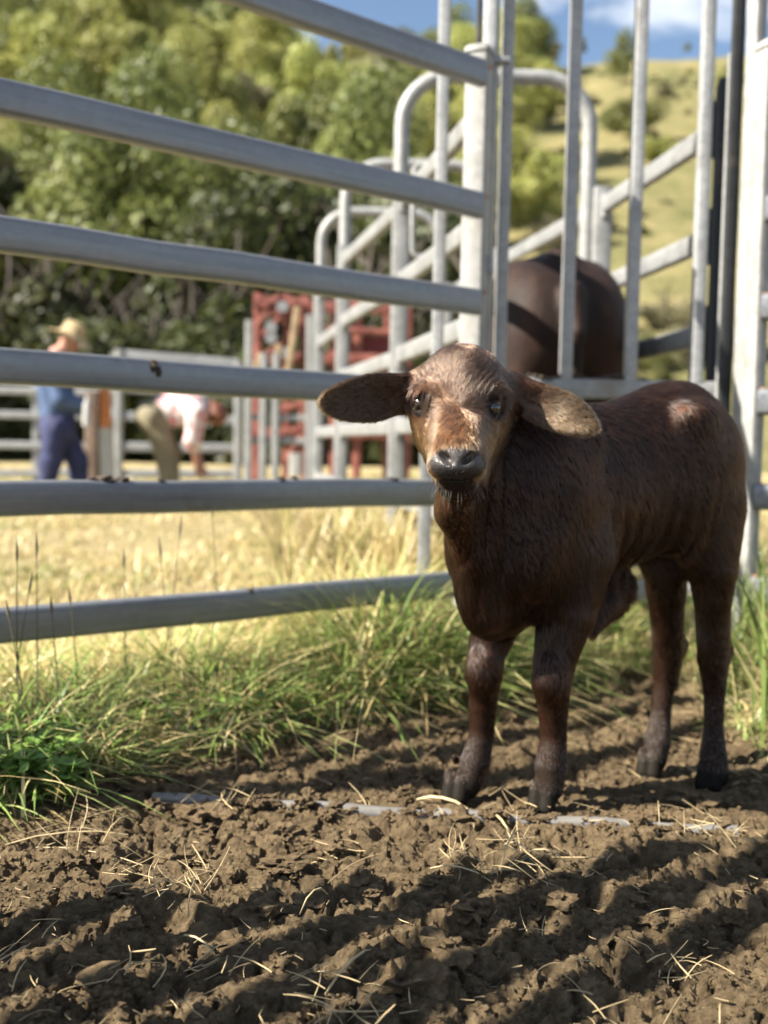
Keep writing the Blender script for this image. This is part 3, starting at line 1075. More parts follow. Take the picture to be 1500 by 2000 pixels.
# mouth line, nostrils, eye sockets
fld.ell(P(892, 937, 1.630), (0.034, 0.024, 0.0012), None, 0.005, carve=True)
for px, sg_ in ((869, -1), (920, 1)):
    ax = frame((0.75 * sg_, -0.25, 0.55 if sg_ < 0 else 0.55), (0.25 * sg_, -0.95, 0.1))
    fld.ell(P(px, 893, 1.618), (0.0170, 0.0066, 0.022), ax, 0.006, carve=True)
EYES = [P(826, 789, 1.757), P(957, 796, 1.742)]
for e, sg_ in zip(EYES, (-1, 1)):
    fld.ell(e + np.array([0.010 * sg_, -0.014, -0.001]), (0.0155, 0.013, 0.0095), None, 0.008, carve=True)
    fld.cone(e + np.array([-0.020 * sg_, -0.016, 0.006]), e + np.array([0.010 * sg_, -0.010, 0.016]), 0.0045, 0.0055, 0.008)   # upper lid
    fld.cone(e + np.array([-0.020 * sg_, -0.016, -0.006]), e + np.array([0.008 * sg_, -0.011, -0.0145]), 0.0035, 0.0040, 0.008)
# ears
E1B, E1T = P(815, 764, 1.815), P(624, 786, 1.735)
E2B, E2T = P(1000, 768, 1.815), P(1168, 838, 1.775)
ax1 = frame(E1T - E1B, (0.55, -0.80, -0.30))
ax2 = frame(E2T - E2B, (-0.30, -0.86, 0.42))
for (b_, t_e, ax, W, sgb) in ((E1B, E1T, ax1, 0.042, 5.0), (E2B, E2T, ax2, 0.037, 6.0)):
    L = np.linalg.norm(t_e - b_)
    fld.ell(b_ + (t_e - b_) * 0.47, (L * 0.40, W, 0.0058), ax, 0.012, bend=sgb)
    fld.ell(b_ + (t_e - b_) * 0.66, (L * 0.345, W * 0.66, 0.0052), ax, 0.012, bend=sgb)
    fld.cone(b_ - (t_e - b_) * 0.03, b_ + (t_e - b_) * 0.30, 0.030, 0.016, 0.03)
    fld.ell(b_ + (t_e - b_) * 0.36 + ax[2] * 0.020, (L * 0.24, 0.020, 0.016), ax, 0.012, carve=True)
# folds of loose skin on the neck and brisket, wrinkles above the eyes: fine relief of the surface itself
cv, cf = fld.mesh()
del fld
cn = vnormals(cv, cf)


def calf_regions(p):
    """soft masks for parts of the calf, from where they are on the animal"""
    R = {}
    hd = P(900, 830, 1.75)
    q = p - CO
    s, t_, z = q @ CA, q @ CL, p[:, 2]
    h0, h1 = P(905, 768, 1.80), P(893, 915, 1.665)
    hv = h1 - h0
    hq = np.clip(((p - h0) @ hv) / (hv @ hv), 0, 1)
    hdist = np.linalg.norm(p - h0 - hq[:, None] * hv, axis=1)
    head = np.clip((0.102 - 0.035 * hq - hdist) / 0.02, 0, 1) * np.clip((1.86 - p[:, 1]) / 0.04, 0, 1)
    R['head'] = head
    R['nose'] = np.clip((1.0 - np.sqrt((((p - P(893, 904, 1.636)) / (0.047, 0.033, 0.031)) ** 2).sum(1))) / 0.12, 0, 1)
    R['chin'] = np.clip((1.0 - np.sqrt((((p - P(890, 952, 1.665)) / (0.046, 0.055, 0.030)) ** 2).sum(1))) / 0.25, 0, 1)
    e1 = (p - E1B) @ ax1[0] / np.linalg.norm(E1T - E1B)
    e2 = (p - E2B) @ ax2[0] / np.linalg.norm(E2T - E2B)
    R['ear1'] = np.where((p[:, 0] < E1B[0] - 0.012) & (np.abs((p - E1B) @ ax1[1]) < 0.06) & (np.abs((p - E1B) @ ax1[2]) < 0.045), np.clip(e1, 0, 1.1), 0)
    R['ear2'] = np.where((p[:, 0] > E2B[0] + 0.012) & (np.abs((p - E2B) @ ax2[1]) < 0.06) & (np.abs((p - E2B) @ ax2[2] - 0.004) < 0.026), np.clip(e2, 0, 1.1), 0)
    R['leg'] = np.clip((0.32 - z) / 0.16, 0, 1)
    hoof = np.zeros(len(p))
    for hx, hy, hz in HOOVES:
        hoof = np.maximum(hoof, (np.hypot(p[:, 0] - hx, p[:, 1] - hy) < 0.07) * np.clip((hz + 0.046 - z) / 0.008, 0, 1))
    R['hoof'] = hoof
    eye = np.zeros(len(p))
    for e in EYES:
        eye = np.maximum(eye, np.clip((0.034 - np.linalg.norm((p - e - (0, -0.008, 0)) * (1, 0.9, 1.35), axis=1)) / 0.006, 0, 1))
    R['eye'] = eye * np.where(p[:, 0] > 0.12, np.clip((0.0285 - np.linalg.norm(p - EYES[1] - (0, -0.008, 0), axis=1)) / 0.006, 0, 1), 1.0)
    return R


def relief(p):
    R = calf_regions(p)
    q = p - CO
    s, t_, z = q @ CA, q @ CL, p[:, 2]
    w = fbm(p[:, 0] * 14, p[:, 1] * 14, p[:, 2] * 7, 3) - 0.5
    # long vertical skin folds from throat to brisket
    nk = np.clip((s - 0.19) / 0.08, 0, 1) * np.clip((0.66 - z) / 0.08, 0, 1) * np.clip((z - 0.34) / 0.05, 0, 1) * (1 - R['head'])
    ph = (p[:, 0] * 1.0 + p[:, 1] * 0.35) * 190 + w * 5
    d = nk * (0.0034 * (np.abs(np.sin(ph * 0.5)) ** 0.7 - 0.6))
    # shallow ripples of hide behind the shoulder and along the belly
    bl = np.clip((0.62 - z) / 0.15, 0, 1) * np.clip((z - 0.33) / 0.04, 0, 1) * np.clip((0.15 - s) / 0.1, 0, 1) * np.clip((s + 0.25) / 0.1, 0, 1)
    d += bl * 0.0020 * np.sin(s * 170 + w * 11)
    # brow wrinkles
    for bx in (838, 955):
        c_ = P(bx, 750, 1.745)
        m_ = np.exp(-(((p - c_) / (0.034, 0.05, 0.024)) ** 2).sum(1)) * R['head']
        sgn = 1 if bx > 900 else -1
        d += m_ * 0.0015 * np.sin(((p[:, 2] - c_[2]) * 0.6 - sgn * (p[:, 0] - c_[0]) * 0.9) * 620 + w * 16)
    d += 0.0022 * w * (1 - R['head'] * 0.7)
    return d


cv = cv + cn * relief(cv)[:, None]
cn = vnormals(cv, cf)


def lerp(a, b, f):
    return a * (1 - f[:, None]) + np.asarray(b) * f[:, None]


def coat(p):
    R = calf_regions(p)
    z = p[:, 2]
    n = fbm(p[:, 0] * 9, p[:, 1] * 9, p[:, 2] * 9, 4)
    c = lerp(np.tile([0.068, 0.025, 0.012], (len(p), 1)), (0.130, 0.045, 0.020), np.clip((n - 0.35) * 3, 0, 1))
    # rump and thighs are redder
    s = (p - CO) @ CA
    c = lerp(c, (0.125, 0.055, 0.026), 0.7 * np.clip((-0.08 - s) / 0.14, 0, 1))
    c = lerp(c, (0.130, 0.058, 0.032), 0.75 * R['leg'])
    c = lerp(c, (0.120, 0.078, 0.055), np.clip((0.15 - z) / 0.08, 0, 1) * 0.8)
    # face: greyish brown brow, tan below the eyes and along the jaw
    h = R['head']
    c = lerp(c, (0.108, 0.060, 0.036), h * 0.9)
    low = np.clip((P(900, 800, 1.75)[2] - z) / 0.055, 0, 1)
    c = lerp(c, (0.28, 0.138, 0.060), h * low * np.clip(0.65 + (n - 0.4) * 3.0, 0.45, 1))
    c = lerp(c, (0.24, 0.11, 0.048), 0.75 * np.clip((z - 0.47) / 0.1, 0, 1) * np.clip((0.62 - z) / 0.05, 0, 1) * np.clip((1.825 - p[:, 1]) / 0.03, 0, 1) * np.clip((0.152 - p[:, 0]) / 0.02, 0, 1) * (1 - h))  # tan throat, its sunlit extent set into the colour
    c = lerp(c, (0.090, 0.050, 0.030), np.clip(R['ear1'] * 3, 0, 1))  # left ear darkened for its shaded inner face
    c = lerp(c, (0.30, 0.17, 0.08), np.clip((R['ear1'] - 0.88) / 0.1, 0, 1))  # paler tip painted in for the sunlit rim
    c = lerp(c, (0.150, 0.082, 0.038), np.clip(R['ear2'] * 2.6 - 0.3, 0, 1))  # right ear coloured paler outward for the sun on it
    eyer = np.zeros(len(p))
    for e in EYES:
        eyer = np.maximum(eyer, np.clip((0.034 - np.linalg.norm((p - e) * (1, 0.7, 1.25), axis=1)) / 0.014, 0, 1))
    c = lerp(c, (0.030, 0.018, 0.013), eyer * 0.8)
    c = lerp(c, (0.016, 0.013, 0.013), np.maximum(R['chin'] * 0.95, R['eye']))
    c = lerp(c, lerp(np.tile([0.020, 0.018, 0.019], (len(p), 1)), (0.12, 0.108, 0.108), np.clip((z - P(893, 915, 1.64)[2]) / 0.022, 0, 1)), R['nose'])
    c = lerp(c, (0.085, 0.070, 0.052), R['hoof'])
    return c, R


ccol, cR = coat(cv)
m, t, p = new_mat('calf_hide')
at = t.nodes.new('ShaderNodeAttribute')
at.attribute_name = 'coat'
an = t.nodes.new('ShaderNodeAttribute')
an.attribute_name = 'wet'
f = noise_node(t, 120, 5, 0.6)
t.links.new(mixc(t, 0.5, at.outputs['Color'], ramp(t, f, [(0.3, (0.6, 0.6, 0.6)), (0.7, (1.25, 1.25, 1.25))]), 'MULTIPLY'), p.inputs['Base Color'])
mr = t.nodes.new('ShaderNodeMapRange')
mr.inputs['To Min'].default_value = 0.7
mr.inputs['To Max'].default_value = 0.30
t.links.new(an.outputs['Fac'], mr.inputs['Value'])
t.links.new(mr.outputs['Result'], p.inputs['Roughness'])
vo = t.nodes.new('ShaderNodeTexVoronoi')
vo.inputs['Scale'].default_value = 420
tc2 = t.nodes.new('ShaderNodeTexCoord')
t.links.new(tc2.outputs['Object'], vo.inputs['Vector'])
mm_ = mixc(t, an.outputs['Fac'], noise_node(t, 220, 4), vo.outputs['Distance'])
bump(t, p, mm_, 0.6, 0.0011)
ms_ = t.nodes.new('ShaderNodeMapRange')
ms_.inputs['To Min'].default_value = 0.08
ms_.inputs['To Max'].default_value = 0.5
t.links.new(an.outputs['Fac'], ms_.inputs['Value'])
t.links.new(ms_.outputs['Result'], p.inputs['Specular IOR Level'])
M['hide'] = m
calf = thing('calf', 'young dark brown calf with drooping ears standing on the soil and facing the camera', 'calf', CO)


def child(o, parent):
    o.parent = parent
    o.matrix_parent_inverse = Matrix.Translation(parent.location).inverted()
    return o


body = child(mesh_np('body', cv, cf, m), calf)
vcol(body, 'coat', ccol * (0.14 + 0.60 * np.maximum(cR['head'], cR['nose']))[:, None])  # body hide darkened for its deep shade, head and nose less so
vcol(body, 'wet', np.stack([np.maximum(cR['nose'], cR['eye'] * 0.1)] * 3, 1))
# eyes
m, t, p = new_mat('dark_wet_eye')
p.inputs['Base Color'].default_value = (0.010, 0.006, 0.005, 1)
p.inputs['Roughness'].default_value = 0.05
p.inputs['Coat Weight'].default_value = 1.0
M['eye'] = m
for e, sg_ in zip(EYES, (-1, 1)):
    v, f_ = ico(4)
    b = MB()
    b.add(v * 0.0150 + e + np.array([0.003 * sg_, -0.0045, -0.001]), f_)
    b.build('eye', m, calf)


# ------------------------------------------------------------------ fur
def hair_object(name, pts, radius, cols, mat, parent):
    """pts (n, k, 3), radius (n, k)"""
    n, k = pts.shape[:2]
    hc = bpy.data.hair_curves.new(name)
    hc.add_curves([k] * n)
    hc.attributes['position'].data.foreach_set('vector', np.ascontiguousarray(pts, dtype=np.float32).ravel())
    ra = hc.attributes.get('radius') or hc.attributes.new('radius', 'FLOAT', 'POINT')
    ra.data.foreach_set('value', np.ascontiguousarray(radius, dtype=np.float32).ravel())
    ca = hc.attributes.new('coat', 'FLOAT_COLOR', 'CURVE')
    ca.data.foreach_set('color', np.ascontiguousarray(np.concatenate([cols, np.ones((n, 1))], 1), dtype=np.float32).ravel())
    hc.materials.append(mat)
    o = bpy.data.objects.new(name, hc)
    COL.objects.link(o)
    if parent:
        child(o, parent)
    o['kind'] = 'stuff'
    return o


def fur_roots(v, f, n, dens):
    a, b, c, e = v[f[:, 0]], v[f[:, 1]], v[f[:, 2]], v[f[:, 3]]
    ar = 0.5 * np.linalg.norm(np.cross(c - a, e - b), axis=1)
    w = ar * dens(v[f].mean(1))
    i = rng.choice(len(f), n, p=w / w.sum())
    u1, u2 = rng.random((n, 1)), rng.random((n, 1))
    p_ = (a[i] * (1 - u1) + b[i] * u1) * (1 - u2) + (e[i] * (1 - u1) + c[i] * u1) * u2
    nn = np.cross(c[i] - a[i], e[i] - b[i])
    return p_, unit(nn), i


def fur_density(p_):
    R = calf_regions(p_)
    d = 1.0 + 2.2 * R['head'] + 1.6 * np.clip(np.maximum(R['ear1'], R['ear2']) * 3, 0, 1)
    d *= 1 - 0.985 * np.maximum.reduce([R['nose'], R['eye'], R['hoof'], R['chin'] * 0.4])
    return np.maximum(d, 0)


NH = 340000
hp, hn, hi = fur_roots(cv, cf, NH, fur_density)
hn = unit(cn[cf[hi]].mean(1))
hR = calf_regions(hp)
hs, htt, hz_ = (hp - CO) @ CA, (hp - CO) @ CL, hp[:, 2]
down = np.array([0, 0, -1.0])
# lie of the coat: backward along the body, down the flanks and legs
side = np.clip(np.abs(htt) / 0.11, 0, 1)
flow = -CA[None, :] * (1.0 - 0.55 * side)[:, None] + down[None, :] * (0.15 + 1.0 * side)[:, None]
lg = np.clip((0.42 - hz_) / 0.1, 0, 1)[:, None]
flow = flow * (1 - lg) + down * lg
neck = np.clip((hs - 0.22) / 0.08, 0, 1)[:, None]
flow = flow * (1 - neck) + (down * 0.9 - CA * 0.5) * neck
# face: a whorl between the eyes, hair running up over the poll and down to the nose
wh = P(895, 797, 1.71)
rel = hp - wh
fc = rel * np.array([1.0, 0.3, 1.0]) + np.array([0, 0, 1e-4])
fc = unit(fc) + 0.35 * np.where(rel[:, 2:3] > 0, 1, -1) * np.array([0, 0, 1.0])
hh = hR['head'][:, None]
flow = flow * (1 - hh) + fc * hh
for ek, ax in (('ear1', ax1), ('ear2', ax2)):
    q = np.clip(hR[ek] * 5, 0, 1)[:, None]
    dv = (hp - (E1B if ek == 'ear1' else E2B)) @ ax[1]
    flow = flow * (1 - q) + (ax[0] * 0.9 + ax[1] * (dv / 0.045)[:, None] * 0.5 + down * 0.25) * q
# gentle swirls and noise
wn = np.stack([fbm(hp[:, 0] * 22 + i * 31, hp[:, 1] * 22, hp[:, 2] * 22, 3) - 0.5 for i in range(3)], 1)
flow = unit(flow) + wn * (1.15 + 1.05 * hR['head'])[:, None] + rng.normal(0, 0.06, (NH, 3))
flow = flow - hn * (flow * hn).sum(1, keepdims=True)
flow = unit(flow)
Lh = 0.0200 * (1 - 0.42 * hR['head']) * (1 - 0.66 * hR['leg'])
ear = np.clip(np.maximum(hR['ear1'], hR['ear2']) * 4, 0, 1)
Lh = Lh * (1 - ear) + 0.0115 * ear
Lh = Lh * (1 - 0.5 * hR['chin'])
Lh = Lh * (1 - 0.55 * np.clip((1.81 - hp[:, 1]) / 0.04, 0, 1) * np.clip((0.60 - hz_) / 0.02, 0, 1))
Lh *= rng.uniform(0.55, 1.15, NH)
lift = 0.08 + 0.07 * rng.random(NH) + 0.12 * ear + 0.10 * hR['head']
# locks: hairs of one small cell bend towards the cell's middle
from mathutils.kdtree import KDTree
lead = rng.choice(NH, 20000, replace=False)
kd = KDTree(len(lead))
stretch = hp * np.stack([np.ones(NH), np.ones(NH), 0.42 + 0.58 * hR['head']], 1)
for i, j in enumerate(lead):
    kd.insert(stretch[j], i)
kd.balance()
inv = np.fromiter((kd.find(q)[1] for q in stretch.tolist()), dtype=np.int64, count=NH)
cnt = np.maximum(np.bincount(inv, minlength=len(lead)), 1)
tip = hp + flow * Lh[:, None] + hn * (Lh * lift * 0.75)[:, None]
ctip = np.stack([np.bincount(inv, tip[:, j], len(lead)) / cnt for j in range(3)], 1)[inv]
pull = (0.52 * (1 - 0.75 * hR['leg']) * (1 - 0.6 * ear))[:, None]
KP = 5
tt = np.linspace(0, 1, KP)
hpts = np.zeros((NH, KP, 3), dtype=np.float32)
for i, q in enumerate(tt):
    base_ = hp - hn * 0.0003 + flow * (Lh * q)[:, None] + hn * (Lh * lift * (1.5 * q - 0.75 * q * q))[:, None]
    hpts[:, i] = base_ + (ctip - tip) * pull * (q ** 1.6)
hrad = (0.00026 * rng.uniform(0.75, 1.25, NH))[:, None] * np.array([1.0, 1.0, 0.9, 0.65, 0.2])[None, :]
hcol, _ = coat(hp)
lockv = rng.uniform(0.50, 1.55, len(lead))[inv]
thr = np.clip((1.83 - hp[:, 1]) / 0.03, 0, 1) * np.clip((hz_ - 0.44) / 0.04, 0, 1) * np.clip((0.152 - hp[:, 0]) / 0.02, 0, 1)  # sunlit throat band painted in, ending where the flank's shade begins
brow = np.clip((hz_ - P(900, 812, 1.75)[2]) / 0.03, 0, 1)
light = 0.19 + 0.70 * np.maximum.reduce([hR['head'] * (0.80 - 0.42 * brow), ear * 0.75, thr * 0.8]) + 0.20 * hR['leg'] * (1 - hR['head'])  # body hair darkened to deepen its shade; face, ears and throat kept lighter
hcol = hcol * (light * lockv * rng.uniform(0.75, 1.25, NH))[:, None]
m = bpy.data.materials.new('calf_fur')
m.use_nodes = True
t = m.node_tree
t.nodes.clear()
out = t.nodes.new('ShaderNodeOutputMaterial')
hb_ = t.nodes.new('ShaderNodeBsdfHairPrincipled')
hb_.parametrization = 'COLOR'
hb_.inputs['Roughness'].default_value = 0.25
hb_.inputs['Radial Roughness'].default_value = 0.35
hb_.inputs['Random Roughness'].default_value = 0.2
hb_.inputs['IOR'].default_value = 1.50
at = t.nodes.new('ShaderNodeAttribute')
at.attribute_name = 'coat'
t.links.new(at.outputs['Color'], hb_.inputs['Color'])
t.links.new(hb_.outputs[0], out.inputs['Surface'])
M['fur'] = m
hair_object('fur', hpts, hrad, hcol, m, calf)

# whiskers round the muzzle and lashes over the eyes
wp, wd, wl = [], [], []
for i in range(70):
    a = rng.uniform(0, 2 * math.pi)
    if math.sin(a) > 0.25:
        continue
    c_ = P(892, 925, 1.66) + np.array([0.040 * math.cos(a), -0.014 + 0.02 * abs(math.cos(a)), 0.026 * math.sin(a)])
    wp.append(c_)
    wd.append(unit(np.array([math.cos(a) * 0.8, -0.55, math.sin(a) * 0.8 - 0.25]) + rng.normal(0, 0.18, 3)))
    wl.append(rng.uniform(0.010, 0.026))
for e, sg_ in zip(EYES, (-1, 1)):
    for i in range(16):
        q = i / 15
        wp.append(e + np.array([(-0.014 + 0.026 * q) * sg_, -0.020 + 0.008 * q, 0.010 + 0.003 * math.sin(q * 3)]))
        wd.append(unit(np.array([0.45 * sg_ * (q + 0.2), -0.8, -0.10]) + rng.normal(0, 0.12, 3)))
        wl.append(rng.uniform(0.010, 0.016))
wp, wd, wl = np.array(wp), np.array(wd), np.array(wl)
q = np.linspace(0, 1, 5)[None, :, None]
wpts = wp[:, None, :] + wd[:, None, :] * (wl[:, None, None] * q) + np.array([0, 0, -1.0]) * (wl[:, None, None] * 0.35 * q * q)
hair_object('whiskers', wpts, np.tile(np.array([0.00022, 0.00022, 0.0002, 0.00015, 0.00008]), (len(wp), 1)),
            np.where((wp[:, 2] > P(900, 850, 1.7)[2])[:, None], [0.012, 0.009, 0.008], [0.055, 0.042, 0.034]), m, calf)

# ------------------------------------------------------------------ the grown animal in the race
VX = 0.012
wc = P(1085, 800, 4.05)
wx, wy = wc[0], 4.05
fld = Field((wx - 0.42, wy - 0.45, -0.05), (wx + 0.42, wy + 1.75, 1.55), VX)
ah = unit(np.array([-0.10, 1.0, 0]))       # it stands facing away from us
al = np.array([-ah[1], ah[0], 0])


def W3(s, t, z):
    return np.array([wx, wy, 0]) + ah * s + al * t + np.array([0, 0, z])


WAX = np.stack([ah, al, [0, 0, 1.0]])
fld.ell(W3(0.12, 0, 1.06), (0.34, 0.25, 0.30), WAX, 0.06)
for sg_ in (-1, 1):
    fld.ell(W3(0.10, 0.12 * sg_, 1.08), (0.30, 0.155, 0.27), WAX, 0.08)
fld.ell(W3(0.62, 0, 0.95), (0.60, 0.30, 0.36), WAX, 0.1)
fld.cone(W3(-0.02, 0, 1.33), W3(1.05, 0, 1.26), 0.055, 0.07, 0.07)
for sg_ in (-1, 1):
    pass
    fld.ell(W3(-0.01, 0.16 * sg_, 0.88), (0.17, 0.11, 0.30), WAX, 0.06)
    fld.cone(W3(-0.02, 0.16 * sg_, 0.70), W3(-0.13, 0.155 * sg_, 0.46), 0.095, 0.052, 0.04)
    fld.cone(W3(-0.13, 0.155 * sg_, 0.46), W3(-0.09, 0.155 * sg_, 0.12), 0.048, 0.042, 0.03)
    fld.cone(W3(-0.09, 0.155 * sg_, 0.12), W3(-0.05, 0.155 * sg_, 0.02), 0.048, 0.056, 0.03)
    fld.cone(W3(1.02, 0.15 * sg_, 0.78), W3(1.04, 0.14 * sg_, 0.42), 0.10, 0.058, 0.04)
    fld.cone(W3(1.04, 0.14 * sg_, 0.42), W3(1.03, 0.14 * sg_, 0.02), 0.05, 0.052, 0.03)
fld.ell(W3(1.05, 0, 1.30), (0.16, 0.07, 0.12), WAX, 0.06)
fld.cone(W3(1.08, 0, 1.0), W3(1.40, 0, 0.90), 0.20, 0.12, 0.06)
fld.cone(W3(1.40, 0, 0.93), W3(1.58, 0, 0.66), 0.11, 0.07, 0.04)
for sg_ in (-1, 1):
    fld.ell(W3(1.38, 0.17 * sg_, 0.93), (0.05, 0.10, 0.03), WAX, 0.03)
fld.cone(W3(-0.20, 0.0, 1.20), W3(-0.265, 0.0, 1.05), 0.045, 0.032, 0.03)
fld.cone(W3(-0.265, 0.0, 1.05), W3(-0.25, 0.01, 0.55), 0.026, 0.018, 0.02)
fld.cone(W3(-0.25, 0.01, 0.55), W3(-0.23, 0.01, 0.40), 0.04, 0.02, 0.02)
v, f_ = fld.mesh()
nn = vnormals(v, f_)
v = v + nn * (0.012 * (fbm(v[:, 0] * 9, v[:, 1] * 9, v[:, 2] * 5, 3) - 0.5))[:, None]
m, t, p = new_mat('cow_hide')
f = noise_node(t, 7, 6, 0.65, stretch=(1, 1, 0.4))
t.links.new(ramp(t, f, [(0.33, (0.008, 0.004, 0.003)), (0.52, (0.022, 0.011, 0.008)), (0.70, (0.050, 0.021, 0.011))]), p.inputs['Base Color'])
p.inputs['Roughness'].default_value = 0.6
p.inputs['Specular IOR Level'].default_value = 0.2
bump(t, p, noise_node(t, 90, 5, 0.7, stretch=(1, 1, 0.25)), 0.5, 0.006)
cow = thing('cow', 'grown dark brown cow in the race behind the bar gate, seen from the rump', 'cow', (wx, wy, 0))
child(mesh_np('body', v, f_, m), cow)


# ------------------------------------------------------------------ people
def field_mesh(parts, lo, hi, h, k=0.03):
    fl = Field(lo, hi, h)
    for q in parts:
        if q[0] == 'c':
            fl.cone(q[1], q[2], q[3], q[4], q[5] if len(q) > 5 else k)
        else:
            fl.ell(q[1], q[2], q[3] if len(q) > 3 else None, k)
    return fl.mesh()


def cloth(v, f_, amp, sc):
    n_ = vnormals(v, f_)
    return v + n_ * (amp * (fbm(v[:, 0] * sc, v[:, 1] * sc, v[:, 2] * sc * 0.6, 3) - 0.5))[:, None]


def hand(w, d, lat, size, curl=0.6):
    """palm, four unequal bent fingers, thumb from the side of the palm; d points along the fingers"""
    d, lat = unit(d), unit(lat)
    nrm = np.cross(d, lat)
    out = [('c', w, w + d * 0.085 * size, 0.022 * size, 0.030 * size, 0.01)]
    for i, L in enumerate((0.068, 0.078, 0.072, 0.055)):
        o = w + d * 0.095 * size + lat * (0.024 - 0.016 * i) * size * 1.3
        mid = o + (d * math.cos(curl * 0.5) + nrm * math.sin(curl * 0.5)) * L * 0.5 * size
        end = mid + (d * math.cos(curl * 1.3) + nrm * math.sin(curl * 1.3)) * L * 0.5 * size
        out += [('c', o, mid, 0.010 * size, 0.009 * size, 0.004), ('c', mid, end, 0.009 * size, 0.007 * size, 0.004)]
    o = w + d * 0.03 * size + lat * 0.032 * size
    out += [('c', o, o + (d * 0.6 + lat * 0.8) * 0.045 * size, 0.012 * size, 0.010 * size, 0.006),
            ('c', o + (d * 0.6 + lat * 0.8) * 0.045 * size, o + (d * 0.95 + lat * 0.7) * 0.075 * size, 0.010 * size, 0.008 * size, 0.004)]
    return out


def person(label, J, mats, hat=None, hairmat=None, face=(1, 0, 0)):
    """J: joints in metres; one continuous body, the clothes as children over it"""
    root = thing('person', label, 'person', J['root'])
    face = unit(face)
    latf = np.cross((0, 0, 1), face)
    hd = J['head']
    up = unit(J.get('headup', (0, 0, 1)))
    fw = unit(face - up * (face @ up))
    lf = np.cross(up, fw)
    HX = np.stack([fw, lf, up])
    sk = [('e', hd + up * 0.02, (0.098, 0.076, 0.110), HX), ('e', hd + fw * 0.025 - up * 0.055, (0.068, 0.056, 0.066), HX),
          ('c', hd + fw * 0.092 - up * 0.005, hd + fw * 0.115 - up * 0.030, 0.010, 0.015, 0.012),
          ('c', hd + fw * 0.085 - lf * 0.02 - up * 0.068, hd + fw * 0.085 + lf * 0.02 - up * 0.068, 0.009, 0.009, 0.008),
          ('c', hd - up * 0.06 - fw * 0.01, J['neck'], 0.056, 0.062)]
    for s_ in (-1, 1):
        sk.append(('e', hd + lf * 0.076 * s_ - fw * 0.005, (0.024, 0.010, 0.034), HX))
    for s_ in ('l', 'r'):
        sk += [('c', J['sh' + s_], J['el' + s_], 0.048, 0.038), ('c', J['el' + s_], J['wr' + s_], 0.037, 0.025)]
        sk += hand(J['wr' + s_], J['wr' + s_] - J['el' + s_], J.get('palm', latf), 1.0)
        sk += [('c', J['hip' + s_], J['kn' + s_], 0.078, 0.052), ('c', J['kn' + s_], J['an' + s_], 0.050, 0.036)]
        sk += [('c', J['an' + s_], J['an' + s_] + J['toe'] * 0.16 - (0, 0, 0.05), 0.036, 0.03)]
    sk += [('c', J['neck'], J['shl'], 0.06, 0.05), ('c', J['neck'], J['shr'], 0.06, 0.05), ('c', J['chest'], J['waist'], 0.125, 0.11),
           ('c', J['neck'], J['chest'], 0.07, 0.125), ('c', J['waist'], (J['hipl'] + J['hipr']) / 2, 0.115, 0.12)]
    allp = np.array([q for q in J.values() if np.ndim(q) == 1 and len(q) == 3 and np.linalg.norm(q) > 5])
    lo, hi = allp.min(0) - 0.26, allp.max(0) + 0.26
    v, f_ = field_mesh(sk, lo, hi, 0.011)
    child(mesh_np('body', v, f_, M['skin']), root)
    e = 0.032
    tr = [('c', J['waist'], (J['hipl'] + J['hipr']) / 2, 0.122 + e, 0.135 + e)]
    sh_ = [('c', J['neck'] * 0.75 + J['chest'] * 0.25, J['chest'], 0.10, 0.135 + e), ('c', J['chest'], J['waist'], 0.138 + e, 0.128 + e)]
    bt = []
    for s_ in ('l', 'r'):
        tr += [('c', J['hip' + s_], J['kn' + s_], 0.098 + e, 0.066 + e), ('c', J['kn' + s_], J['an' + s_], 0.066 + e, 0.058 + e)]
        a, b_ = J['el' + s_], J['wr' + s_]
        cuff = a + (b_ - a) * mats.get('sleeve', 0.85)
        sh_ += [('c', J['neck'] * 0.4 + J['sh' + s_] * 0.6, J['sh' + s_], 0.07, 0.068 + e), ('c', J['sh' + s_], a, 0.064 + e, 0.050 + e), ('c', a, cuff, 0.049 + e, 0.040 + e)]
        an = J['an' + s_]
        bt += [('c', an + (0, 0, 0.06), an, 0.056, 0.052), ('c', an - (0, 0, 0.03), an + J['toe'] * 0.17 - (0, 0, 0.045), 0.048, 0.042)]
    for nm, parts, mt in (('trousers', tr, mats['trousers']), ('shirt', sh_, mats['shirt']), ('boots', bt, M['boot'])):
        v, f_ = field_mesh(parts, lo, hi, 0.012)
        child(mesh_np(nm, cloth(v, f_, 0.03, 11), f_, mt), root)
    if hat:
        a = np.linspace(0, 2 * math.pi, 40, endpoint=False)
        prof = [(0.02, 0.135), (0.06, 0.138), (0.088, 0.122), (0.098, 0.085), (0.104, 0.035), (0.112, 0.022), (0.150, 0.012), (0.205, -0.004),
                (0.207, -0.010), (0.150, 0.004), (0.108, 0.008)]
        V, F = [], []
        for r, z in prof:
            for q in a:
                rr = r * (1 + 0.10 * math.cos(2 * q))
                dz = z + (-0.05 * abs(math.cos(q)) ** 2 * (r > 0.13) * np.sign(1) + 0.02 * (r > 0.13))
                dent = 0.022 * math.exp(-(math.sin(q) / 0.35) ** 2) * (z > 0.1)
                V.append(hd + up * (0.045 + dz - dent) + fw * rr * math.cos(q) + lf * rr * 0.86 * math.sin(q))
        k = len(a)
        for i in range(len(prof) - 1):
            for j in range(k):
                F.append((i * k + j, i * k + (j + 1) % k, (i + 1) * k + (j + 1) % k, (i + 1) * k + j))
        F.append(tuple(range(k)))
        b = MB()
        b.add(V, F)
        b.build('hat', hat, root)
